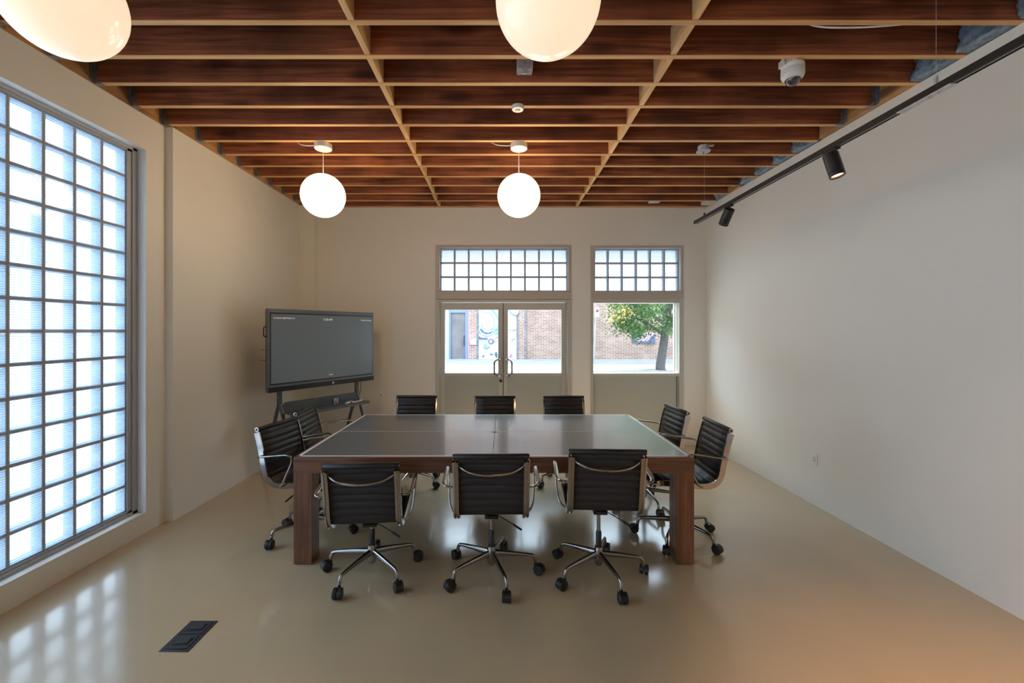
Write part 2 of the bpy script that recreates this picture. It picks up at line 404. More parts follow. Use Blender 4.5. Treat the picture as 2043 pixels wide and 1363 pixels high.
for x0, x1, e in ((-3.08, -2.978, 0.0), (-2.978, -2.966, .040)):
    d = .084 if e == 0 else .045
    fb += [(x0, x1, BY1 + e * 0 if e == 0 else WY1 - .045, WY1, WZ0, WZ1), (x0, x1, WY0, BY0 if e == 0 else WY0 + .045, WZ0, WZ1),
           (x0, x1, WY0 + .002, WY1 - .002, WZ0, .205 if e == 0 else .19), (x0, x1, WY0 + .002, WY1 - .002, 3.075 if e == 0 else 3.092, WZ1)]
block_window('window_1', 'tall wall of ribbed glass blocks in a grey frame on the left', (-2.986, BY0, .205), (0, 1, 0), NB, 14, PY, PZ, (-1, 0, 0), 'blockin', 'blockout', fb, M['winframe'])
# transoms over the door and the fixed window
def transom(name, label, x0, nu, pu, z0, pv, X0, X1, Z0, Z1):
    fbx = [(X0, x0, YW - .012, 6.40, Z0, Z1), (x0 + nu * pu, X1, YW - .012, 6.40, Z0, Z1), (x0, x0 + nu * pu, YW - .012, 6.40, Z0, z0), (x0, x0 + nu * pu, YW - .012, 6.40, z0 + 3 * pv, Z1)]
    return block_window(name, label, (x0, 6.29, z0), (1, 0, 0), nu, 3, pu, pv, (0, 1, 0), 'tblockin', 'tblockout', fbx, M['alu2'])
transom('window_2', 'wide glass block transom three rows high above the double door', -.893, 9, .2037, 2.207, .204, DX0, DX1, 2.195, ZT)
transom('window_3', 'narrower glass block transom above the fixed street window', 1.325, 6, .2028, 2.203, .204, RX0, RX1, 2.195, ZT - .01)
for i, (x0, x1, l) in enumerate(((DX0, DX1, 'beige metal band between the double door and its transom'), (RX0, RX1, 'beige metal band between the street window and its transom'))):
    o = boxes((x0, x1, YW - .02, 6.40, 2.085, 2.195)).build('trim_%d' % (i + 2), M['alu2'], bevel=.003); tag(o, l, 'trim', kind='structure')

# ---- double door
YD = 6.25
def X_(px): return (px - VX) / F * YD
def Z_(py): return HC - (py - VY) / F * YD
door = empty('door_1', (0, YD, 0)); tag(door, 'aluminium glass double door with two pull handles in the far wall', 'door', kind='structure')
def rel(bs, y=YD): return [(a, b_, c - y, d - y, e, f) for a, b_, c, d, e, f in bs]
fz = Z_(598)
boxes(*rel([(DX0, X_(877), YW - .015, 6.36, 0, fz), (X_(1131), DX1, YW - .015, 6.36, 0, fz), (X_(877), X_(1131), YW - .015, 6.36, Z_(603.5), fz),
            (X_(877), X_(879), YW + .01, 6.36, 0, Z_(603.5)), (X_(1129), X_(1131), YW + .01, 6.36, 0, Z_(603.5))])).build('door_frame', M['alu'], door, bevel=.003)
def leaf(x0, x1, xg0, xg1, hx, hs, lock):
    lf = boxes(*rel([(x0, xg0, 6.245, 6.29, .01, Z_(604.3)), (xg1, x1, 6.245, 6.29, .01, Z_(604.3)), (xg0, xg1, 6.245, 6.29, Z_(618.3), Z_(604.3)),
                     (xg0, xg1, 6.243, 6.29, Z_(751), Z_(744)), (xg0, xg1, 6.245, 6.29, .01, .12)])).build('door_leaf', M['alu'], door, bevel=.002)
    boxes(*rel([(xg0, xg1, 6.264, 6.270, Z_(744), Z_(618.3))])).build('glass_pane', M['glass'], lf, smooth=False)
    boxes(*rel([(xg0, xg1, 6.255, 6.28, .12, Z_(751))])).build('kick_panel', M['kick'], lf, smooth=False)
    zt, zb = Z_(716), Z_(750); h = hs
    pts = spline([(hx, 0, zt), (hx + h * .012, -.05, zt), (hx + h * .055, -.085, zt - .012), (hx + h * .085, -.09, zt - .045), (hx + h * .087, -.09, (zt + zb) / 2),
                  (hx + h * .085, -.09, zb + .045), (hx + h * .055, -.085, zb + .012), (hx + h * .012, -.05, zb), (hx, 0, zb)], 5)
    mbh = MB().tube(pts, .0125, 10); mbh.lathe([(.02, -.012), (.02, 0), (.017, .004)], (hx, 0, zt), 16, (0, -1, 0)); mbh.lathe([(.02, -.012), (.02, 0), (.017, .004)], (hx, 0, zb), 16, (0, -1, 0))
    mbh.build('pull_handle', M['chrome'], lf)
    if lock:
        MB().lathe([(.024, -.004), (.024, .008), (.018, .014), (.010, .014), (.010, .010), (0, .010)], (X_(999), -.004, Z_(760)), 20, (0, -1, 0)).build('lock_cylinder', M['chrome'], lf)
boxes(*rel([(X_(1003.0), X_(1004.8), 6.265, 6.30, .01, Z_(604.3))])).build('meeting_seal', M['plastic'], door, smooth=False)
leaf(X_(879.3), X_(1003.2), X_(887.7), X_(994), X_(998.5), -1, True)
leaf(X_(1004.6), X_(1128.7), X_(1013.5), X_(1120), X_(1009), 1, False)
# ---- fixed window with a solid panel below
w4 = empty('window_4', (0, YD, 0)); tag(w4, 'clear street window over a grey metal panel right of the door', 'window', kind='structure')
boxes(*rel([(RX0, X_(1182.7), YW - .012, 6.36, 0, 2.085), (X_(1353), RX1 - .0, YW - .012, 6.36, 0, 2.085), (X_(1182.7), X_(1353), YW - .012, 6.36, Z_(605), 2.085),
            (X_(1182.7), X_(1353), 6.235, 6.36, Z_(751), Z_(744.6)), (X_(1182.7), X_(1353), 6.235, 6.36, 0, .03)])).build('window_frame', M['alu'], w4, bevel=.003)
boxes(*rel([(X_(1182.7), X_(1353), 6.30, 6.306, Z_(744.6), Z_(605))])).build('glass_pane', M['glass'], w4, smooth=False)
boxes(*rel([(X_(1347), X_(1349), 6.28, 6.33, Z_(744.6), Z_(605))])).build('sliding_edge', M['white'], w4, smooth=False)
boxes(*rel([(X_(1182.7), X_(1349.3), 6.25, 6.30, .03, Z_(751)), (X_(1351), X_(1353), 6.25, 6.30, .03, Z_(751))])).build('kick_panel', M['kick'], w4, smooth=False)
boxes(*rel([(X_(1349.2), X_(1351.1), 6.27, 6.31, .03, Z_(751))])).build('panel_joint', M['plastic'], w4, smooth=False)

# ------------------------------------------------------------------ ceiling timbers
JY = [2.4785 + .3115 * i for i in range(13)]           # centre lines; the first has its underside at the top of the photo
JALL = [(y, i) for i, y in enumerate(JY)] + [(2.4785 - .3115 * k, -k) for k in range(1, 5)]
hang_right = {3, 4, 9}
ledger_bays = {2, 3, 4, 9}                              # bays (behind joist i) closed by a board on the right
for (y, i) in JALL:
    near = y < YJ
    xl = -2.882 if near else -2.80
    xrr = xr(y) - .045 if i in hang_right else (xr(y) - .02 if i == 5 else xr(y) + .10)
    cx = .5 * (xl + xrr)
    if i == 12: y = 6.197 - .012
    mb = MB(); hx = .5 * (xrr - xl)
    dz = random.uniform(-.002, .002)
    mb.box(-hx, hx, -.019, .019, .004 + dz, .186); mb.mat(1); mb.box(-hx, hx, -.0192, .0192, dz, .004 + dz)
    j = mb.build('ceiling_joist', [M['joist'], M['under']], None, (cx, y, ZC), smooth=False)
    nm = 12 - i
    lab = 'old brown ceiling joist against the far wall' if nm == 0 else 'old brown ceiling joist, %s one out from the far wall' % ordinal(nm)
    tag(j, lab, 'ceiling joist', 'old joists running across the ceiling')
    if i == 12: continue
    for side in ([-1] if i not in hang_right else [-1, 1]):
        mb = MB(); xe = -hx - .004 if side < 0 else hx + .004; s_ = -side
        a, b_ = sorted((xe, xe + s_ * .055))
        mb.box(a, b_, -.0215, .0215, -.004, -.001)                               # seat under the joist
        for q in (-1, 1):
            y0, y1 = sorted((q * .0198, q * .0225))
            # serrated side strap
            prof = [(0, -.004), (.05, -.002), (.03, .02), (.022, .04), (.03, .052), (.022, .065), (.03, .078), (.022, .092), (.028, .105), (.02, .16), (0, .16)]
            n = len(prof); vs = [(xe + s_ * p_[0], yy, p_[1]) for yy in (y0, y1) for p_ in prof]
            mb.add(vs, [tuple(range(n)), tuple(range(n, 2 * n))[::-1]] + [(k, (k + 1) % n, n + (k + 1) % n, n + k) for k in range(n)])
            yy0, yy1 = sorted((q * .0198, q * .055)); xa, xb = sorted((xe - s_ * .001, xe + s_ * .0015)); mb.box(xa, xb, yy0, yy1, .0, .15)
        mb.build('joist_hanger', M['hanger'], j, smooth=False)
# blocking boards
nbays = [JY[i] for i in range(13)]
def bay(i): return (2.4785 + .3115 * i + .0195, 2.4785 + .3115 * (i + 1) - .0195)
for row, (xa, xb, rn) in enumerate(((-.854, -.889, 'left'), (1.086, 1.056, 'right'))):
    for i in range(-3, 12):
        y0, y1 = bay(i); 
        if i == 11: y1 -= .010
        t = i / 11; x = xa + (xb - xa) * max(t, -.2) + random.uniform(-.006, .006)
        o = boxes((-.018, .018, -(y1 - y0) / 2, (y1 - y0) / 2, 0, .17)).build('blocking_board', M['block'], None, (x, (y0 + y1) / 2, ZC + random.uniform(.001, .004)), smooth=False)
        o.rotation_euler.z = random.uniform(-.006, .006)
        tag(o, 'pale new wood block in the %s ceiling row, %s bay out from the far wall' % (rn, ordinal(11 - i)), 'blocking', 'pale blocking between the joists, %s row' % rn)
# ledger boards
o = boxes((-3.0, -2.8875, YB, YJ, ZC - .002, 3.583)).build('ledger_board', M['ledger'], smooth=False)
tag(o, 'brown ledger board on the left wall above the glass block window', 'ledger board')
o = boxes((-3.0, -2.8055, YJ + .004, 6.155, ZC - .002, 3.583)).build('ledger_board', M['ledger'], smooth=False)
tag(o, 'orange ledger board on the left wall from the wall step to the far corner', 'ledger board')
o = boxes((xr(3.4) - .04, 3.2, 3.121, 4.016 - .02, ZC, 3.583)).build('ledger_board', M['ledger'], smooth=False)
# leave room for the joists that pass into it
tag(o, 'orange ledger board above the right wall between insulated bays', 'ledger board')
o = boxes((xr(5.3) - .04, 3.2, 5.302, 5.573, ZC, 3.583)).build('ledger_board', M['ledger'], smooth=False)
tag(o, 'short brown end board near the far right ceiling corner', 'ledger board')
# insulation
def batt(x0, x1, y0, y1, z0, z1, label, seed):
    import bmesh
    bm = bmesh.new(); bmesh.ops.create_cube(bm, size=1); bmesh.ops.subdivide_edges(bm, edges=bm.edges, cuts=13, use_grid_fill=True)
    for v in bm.verts:
        p_ = Vector((x0 + (v.co.x + .5) * (x1 - x0), y0 + (v.co.y + .5) * (y1 - y0), z0 + (v.co.z + .5) * (z1 - z0)))
        q = p_ * 9 + Vector((seed * 3.1, 0, 0)); q2 = p_ * 34 + Vector((0, seed, 0))
        e = (.5 - v.co.x)
        p_.x += (noise.noise(q) * .045 + noise.noise(q2) * .018) * e
        p_.z += noise.noise(q2 + Vector((5, 0, 0))) * .004
        v.co = p_
    me = bpy.data.meshes.new('insulation_batt'); bm.to_mesh(me); bm.free(); me.materials.append(M['insul'])
    me.polygons.foreach_set('use_smooth', [True] * len(me.polygons))
    ob = bpy.data.objects.new('insulation_batt', me); COL.objects.link(ob)
    tag(ob, label, 'insulation', 'blue-grey insulation tucked above the right wall')
for i in (-2, -1, 0, 1, 5, 6, 7, 8, 10, 11):
    y0, y1 = bay(i)
    if i == 11: y1 -= .01
    xf = xr(.5 * (y0 + y1)) - (.05 if i > 1 else .06)
    batt(xf, 3.17, y0 + .004, y1 - .004, ZC + .006, 3.572, 'tuft of blue-grey insulation above the right wall, %s bay out from the far wall' % ordinal(11 - i), i)
# more joist bays behind the viewer share the deck only

# ------------------------------------------------------------------ lamps
def globe_lamp(x, y, label, zc=2.91, gm='globe'):
    r = empty('globe_pendant_lamp', (x, y, zc)); tag(r, label, 'pendant lamp', 'white globe pendant lamps')
    mb = MB(); R = .2; K = 30
    mb.lathe([(R * math.sin(PI * (k + .0) / K), -R * math.cos(PI * k / K)) for k in range(K)] + [(0, R)], (0, 0, 0), 48)
    mb.build('globe_shade', M[gm], r, ang=80)
    MB().lathe([(.014, R - .004), (.014, R + .004), (.006, R + .008), (.004, R + .01)], (0, 0, 0), 20).build('shade_cap', M['white'], r)
    top = ZC - zc
    MB().tube([(0, 0, R + .02), (0, 0, top - .03)], .0035, 8).build('cord', M['white'], r)
    MB().lathe([(0.0, top - .05), (.073, top - .05), (.079, top - .044), (.079, top - .002), (.074, top), (0, top)], (0, 0, 0), 36).build('canopy', M['white'], r)
    cb = spline([(-.07, .0, top - .012), (-.13, .02, top - .006), (-.20, .01, top - .004), (-.26, .04, top + .03)], 5)
    MB().tube(cb, .004, 6).build('cable', M['white'], r)
    return r
globe_lamp(-1.683, 4.10, 'white globe pendant over the left end of the far table, above the screen')
globe_lamp(.1567, 4.10, 'white globe pendant hanging over the middle of the table')
globe_lamp(-1.683, 1.67, 'large near white globe pendant cut by the top left corner', gm='globedim')
globe_lamp(.175, 1.67, 'large near white globe pendant at the top centre', gm='globedim')
globe_lamp(-1.683, -.76, 'added white fill globe, unseen behind the viewer on the left')  # unseen pair continuing the lamp rows, added to brighten the room
globe_lamp(.165, -.76, 'added white fill globe, unseen behind the viewer near the middle')

# ---- hanging track with spot heads
TX, TZ = 1.97, 2.742
tr = empty('lighting_track', (TX, 0, TZ)); tag(tr, 'long black lighting track hung on thin wires along the right wall', 'lighting track')
h = .0165
mb = MB()
mb.box(-h, h, -1.2, 4.45, -.012, h); mb.box(-h, -h + .005, -1.2, 4.45, -h, -.012); mb.box(h - .005, h, -1.2, 4.45, -h, -.012)
mb.build('rail', M['matblack'], tr, smooth=False)
boxes((-.002, .002, -1.19, 4.44, -.0155, -.0115), (-h + .005, -h + .0065, -1.19, 4.44, -.0155, -.0115)).build('conductor_strip', M['wire'], tr, smooth=False)
for yy in (1.98, 4.25):
    MB().tube([(0, yy, h), (0, yy, ZC - TZ + (0 if yy > 4 else .02))], .0012, 6).build('suspension_wire', M['wire'], tr)
    boxes((-.006, .006, yy - .006, yy + .006, h, h + (.045 if yy < 4 else .03))).build('wire_clip', M['matblack'] if yy > 4 else M['galv'], tr, smooth=False)
boxes((-h - .001, h + .001, 1.9, 2.16, -h - .004, -h)).build('rail_joiner', M['galv'], tr, smooth=False)
def spot_head(y, direction, label, power, yaw=0):
    d = Vector(direction).normalized()
    r = empty('track_spotlight', (TX, y, TZ - h)); tag(r, label, 'spotlight', 'black cylinder spotlights on the track')
    boxes((-.014, .014, -.055, .055, -.012, .0)).build('track_adapter', M['matblack'], r, bevel=.002)
    MB().tube([(0, 0, -.01), (0, 0, -.04)], .008, 10).build('swivel_stem', M['matblack'], r)
    c = Vector((0, 0, -.045)) - d * .02
    MB().lathe([(0, -.002), (.038, -.002), (.041, .002), (.041, .118), (.038, .120), (.038, .124), (.041, .126), (.041, .145), (.035, .145), (.033, .132), (0, .132)], c, 32, d).build('lamp_body', M['matblack'], r)
    MB().lathe([(0, .1335), (.0325, .1335)], c, 24, d).build('lamp_lens', M['spotglow'], r)
    ld = bpy.data.lights.new('spot_beam', 'SPOT'); ld.energy = power; ld.color = (1, .58, .32); ld.spot_size = math.radians(75); ld.spot_blend = .9; ld.shadow_soft_size = .03
    lo = bpy.data.objects.new('spot_beam', ld); COL.objects.link(lo); lo.location = c + d * .16; lo.rotation_euler = d.to_track_quat('-Z', 'Y').to_euler(); lo.parent = r
    return r
spot_head(2.61, (.14, -.22, -1), 'larger-looking black spotlight glowing orange, nearer one on the track', 6)
spot_head(3.79, (-.12, .75, -1), 'black spotlight turned away near the far end of the track', 4)
spot_head(.75, (.05, .1, -1), 'black spotlight on the track above the right foreground', 85)

# ---- small fittings on the ceiling
r = empty('security_camera', (1.905, 2.86, ZC)); tag(r, 'white dome security camera under a steel box between joists', 'security camera')
mb = MB(); mb.lathe([(.052, -.012), (.062, -.01), (.062, .035), (.0, .035)], (-.01, 0, 0), 8); mb.box(-.075, -.06, -.03, .03, -.02, .02); mb.build('steel_box', M['galv'], r, smooth=False)
MB().lathe([(.064, -.010), (.067, -.014), (.067, -.040), (.0665, -.041), (.068, -.045), (.068, -.078), (.062, -.094), (.048, -.106), (.040, -.106)], (.0, 0, 0), 40).build('housing', M['white'], r)
MB().lathe([(.046, -.100), (.044, -.112), (.038, -.125), (.026, -.137), (.012, -.143), (0, -.144)], (0, 0, 0), 32).build('dome_window', plain('smoked_dome', (.05, .05, .06), .05, coat=1), r)
r = empty('ceiling_sensor', (.121, 3.40, ZC - .001)); tag(r, 'small round white sensor under a joist between the pendants', 'sensor')
MB().lathe([(.047, 0), (.047, -.022), (.043, -.03), (.020, -.031), (.018, -.026), (0, -.026)], (0, 0, 0), 32).build('sensor_body', M['white'], r)
MB().lathe([(.016, -.026), (.013, -.035), (0, -.038)], (0, 0, 0), 20).build('sensor_lens', M['galv'], r)
r = empty('junction_box', (.157, 3.0, 3.447)); tag(r, 'square steel junction box on a joist behind the near centre pendant', 'junction box')
boxes((-.055, .055, -.0, .081, 0, .09)).build('box_body', M['galv'], r, bevel=.003)
boxes((-.021, .021, -.004, .0, -.038, .018)).build('bracket', M['galv'], r, smooth=False)
r = empty('junction_box', (1.96, 4.25, ZC)); tag(r, 'octagonal steel junction box with grey plate over the track wire', 'junction box')
MB().lathe([(.052, -.004), (.055, .0), (.055, .045), (0, .045)], (0, 0, 0), 8).build('box_body', M['galv'], r, smooth=False)
boxes((-.012, .10, -.015, .015, .045, .055)).build('bar_hanger', M['galv'], r, smooth=False)
MB().lathe([(0, -.012), (.064, -.012), (.066, -.008), (.066, -.004), (0, -.004)], (0, 0, 0), 32).build('cover_plate', M['winframe'], r)
MB().lathe([(.006, -.012), (.006, -.03), (.003, -.034)], (0, 0, 0), 10).build('cord_grip', M['chrome'], r)
r = boxes((-.07, .07, -.04, .04, -.012, .03)).build('junction_box', M['galv'], None, (2.07, 5.942, ZC + .0), bevel=.003); tag(r, 'small flat steel box near the far wall left of the track end', 'junction box')
r = boxes((-.085, .06, -.098, .05, -.02, .05)).build('junction_box', M['galv'], None, (2.84, 6.0, ZC), bevel=.003); tag(r, 'steel box in the far right ceiling corner', 'junction box')
# a white stapled cable above the right bay
MB().tube(spline([(1.72, 2.505, 3.42), (1.85, 2.512, 3.394), (2.1, 2.512, 3.394), (2.35, 2.505, 3.41)], 6), .005, 6).build('white_cable', M['white'])
tag(bpy.data.objects['white_cable'], 'white cable stapled along the joist at the top right', 'cable')

# ------------------------------------------------------------------ outlets and switch
def plate(name, loc, rot, label, cat, kind):
    r = empty(name, loc, rot); tag(r, label, cat)
    boxes((-.038, .038, -.006, 0, -.058, .058)).build('cover_plate', M['white'], r, bevel=.002)
    mb = MB()
    if kind == 'outlet':
        for z in (-.022, .022):
            mb.box(-.017, .017, -.009, -.005, z - .015, z + .015)
        mb.build('receptacles', M['white'], r, bevel=.003)
        boxes(*[(x - .0015, x + .0015, -.0095, -.0088, z - .003, z + .006) for z in (-.022, .022) for x in (-.006, .006)]).build('slots', M['plastic'], r, smooth=False)
    else:
        mb.box(-.017, .017, -.010, -.005, -.033, .033); mb.build('insert', M['white'], r, bevel=.003)
        boxes((-.007, .007, -.0105, -.0098, -.022, -.002), (-.007, .007, -.0105, -.0098, .006, .022)).build('ports', M['winframe'], r, smooth=False)
    return r
x, z = sv(760.3, 820, YW); plate('wall_outlet', (x, YW, z), 0, 'white double outlet low on the far wall beside the table corner', 'outlet', 'outlet')
plate('wall_outlet', (xr(4.10), 4.10, .434), -PI / 2 + .0125, 'white outlet plate low on the right wall', 'outlet', 'switch')
x, z = sv(760.7, 788.5, YW); o = MB().lathe([(.008, 0), (.008, .006), (.004, .01), (0, .01)], (0, 0, 0), 12, (0, -1, 0)).build('wall_screw', M['plastic'], None, (x, YW, z)); tag(o, 'tiny dark screw in the far wall above the outlet', 'screw')

# ---- floor box
fb_ = empty('floor_box', (-1.684, 2.349, 0), .0); tag(fb_, 'dark floor box with two hinged lids set in the left foreground floor', 'floor box')
mb = MB(); 
mb.box(-.076, .076, -.118, .118, 0, .004); mb.build('cover_frame', M['navy'], fb_, bevel=.0015)
for q in (-1, 1):
    lid = boxes((-.058, .058, q * .056 - .046, q * .056 + .046, .004, .007)).build('hinged_lid', M['navy'], fb_, bevel=.001)
    boxes((-.034, .036, q * .056 - .014, q * .056 + .028, .007, .012)).build('finger_tab', M['navy'], lid, bevel=.002)
    boxes((-.040, .042, q * .056 - .020, q * .056 - .015, .0069, .0085), (.038, .042, q * .056 - .02, q * .056 + .03, .0069, .0085)).build('tab_groove', M['plastic'], lid, smooth=False)

# ------------------------------------------------------------------ conference table
TX0, TX1, TY0, TY1, TT = -1.463, 1.346, 3.054, 4.60, .757
tb = empty('conference_table', (0, 0, 0)); tag(tb, 'large walnut conference table with a slate grey table tennis top', 'table')
A = .018
boxes((TX0, TX1, TY0, TY0 + .045, .645, TT - .001), (TX0, TX1, TY1 - .045, TY1, .645, TT - .001), (TX0, TX0 + .045, TY0 + .045, TY1 - .045, .645, TT - .001),
      (TX1 - .045, TX1, TY0 + .045, TY1 - .045, .645, TT - .001)).build('frame', M['walnut'], tb, bevel=.0015)
XM = -.066
for (a, b_) in ((TX0 + A, XM - .0015), (XM + .0015, TX1 - A)):
    boxes((a, b_, TY0 + A, TY1 - A, .735, TT + .0005)).build('tabletop', M['slate'], tb, smooth=False)
lz0, lz1 = TT + .0004, TT + .0012
for b4 in ((TX0 + A, TX1 - A, TY0 + A, TY0 + A + .020), (TX0 + A, TX1 - A, TY1 - A - .018, TY1 - A), (TX0 + A, TX0 + A + .021, TY0 + A, TY1 - A), (TX1 - A - .021, TX1 - A, TY0 + A, TY1 - A), (TX0 + A, XM - .03, 3.8255, 3.8295), (XM + .03, TX1 - A, 3.8255, 3.8295)):
    boxes((*b4, lz0, lz1)).build('white_line', M['whiteline'], tb, smooth=False)
MB().lathe([(0, 0), (.022, 0), (.022, .0018), (.012, .0018), (.012, .0008), (0, .0008)], (XM, 3.80, TT + .0004), 24).build('centre_grommet', M['plastic'], tb)
LW = .128
for (a, c) in ((TX0, TY0), (TX1 - LW, TY0), (TX0, TY1 - LW), (TX1 - LW, TY1 - LW)):
    lg = boxes((a + .001, a + LW, c + .001, c + LW - .001, .006, .6455)).build('leg', M['walnutz'], tb, bevel=.002)
    boxes((a + .012, a + LW - .012, c + .012, c + LW - .012, 0, .007)).build('leg_glide', M['plastic'], lg, smooth=False)

# ------------------------------------------------------------------ chairs
CP = [(0.245, .478), (0.225, .494), (0.18, .500), (0.09, .495), (0.0, .487), (-.09, .479), (-.155, .481), (-.205, .503), (-.234, .55), (-.249, .62), (-.264, .70), (-.286, .79), (-.309, .872)]
prof = [(p_.x, p_.y) for p_ in spline([(a, b_, 0) for a, b_ in CP], 10)]
# resample by arc length
def resample(P, step):
    out = [P[0]]; acc = 0; i = 0; cur = Vector(P[0])
    i = 1
    while i < len(P):
        d = (Vector(P[i]) - cur).length
        if acc + d >= step:
            cur = cur.lerp(Vector(P[i]), (step - acc) / d); out.append((cur.x, cur.y)); acc = 0
        else: acc += d; cur = Vector(P[i]); i += 1
    out.append(P[-1]); return out
PR = resample(prof, .008)
S = [i * .008 for i in range(len(PR))]
PITCH = .0475
def sling(i0, i1, roll):
    mb = MB(); W = .214; K = i1 - i0 + 1; vs = []; n = 12
    for i in range(i0, i1 + 1):
        a = PR[max(i - 1, 0)]; b_ = PR[min(i + 1, len(PR) - 1)]
        t = Vector((b_[0] - a[0], b_[1] - a[1])).normalized(); nn = Vector((t.y, -t.x))     # towards the back / underside
        ph = abs(math.sin(PI * S[i] / PITCH)); th = .0035 + .0085 * ph ** .55
        ring = []
        for (lx, ln) in ((-W, -.25), (-W + .006, -1), (-.1, -1), (.1, -1), (W - .006, -1), (W, -.25), (W, .25), (W - .006, .8), (.1, .8), (-.1, .8), (-W + .006, .8), (-W, .25)):
            tt = th if ln > 0 else .0020 + .0105 * ph ** .42
            ring.append((lx, PR[i][0] + nn.x * ln * tt, PR[i][1] + nn.y * ln * tt))
        vs += ring
    fs = [(i * n + k, i * n + (k + 1) % n, (i + 1) * n + (k + 1) % n, (i + 1) * n + k) for i in range(K - 1) for k in range(n)]
    fs += [tuple(range(n))[::-1], tuple((K - 1) * n + k for k in range(n))]
    nf = n * (K - 1)
    for i_, f_ in enumerate(fs):
        mb.mat(0 if (i_ < nf and 5 <= i_ % n <= 10) else 1); mb.f.append(f_); mb.m.append(mb.mi)
    mb.v += [tuple(v) for v in vs]; mb.mat(0)
    if roll:
        c = roll; R = .0175
        mb.lathe([(R - .004, -.229), (R, -.224), (R, .224), (R - .004, .229)], (0, c[0], c[1]), 24, (1, 0, 0))
    return mb
SPLIT = min(range(len(PR)), key=lambda i: abs(S[i] - PITCH * round(.395 / PITCH)))
ROLLT, ROLLF = (-.314, .884), (.247, .472)

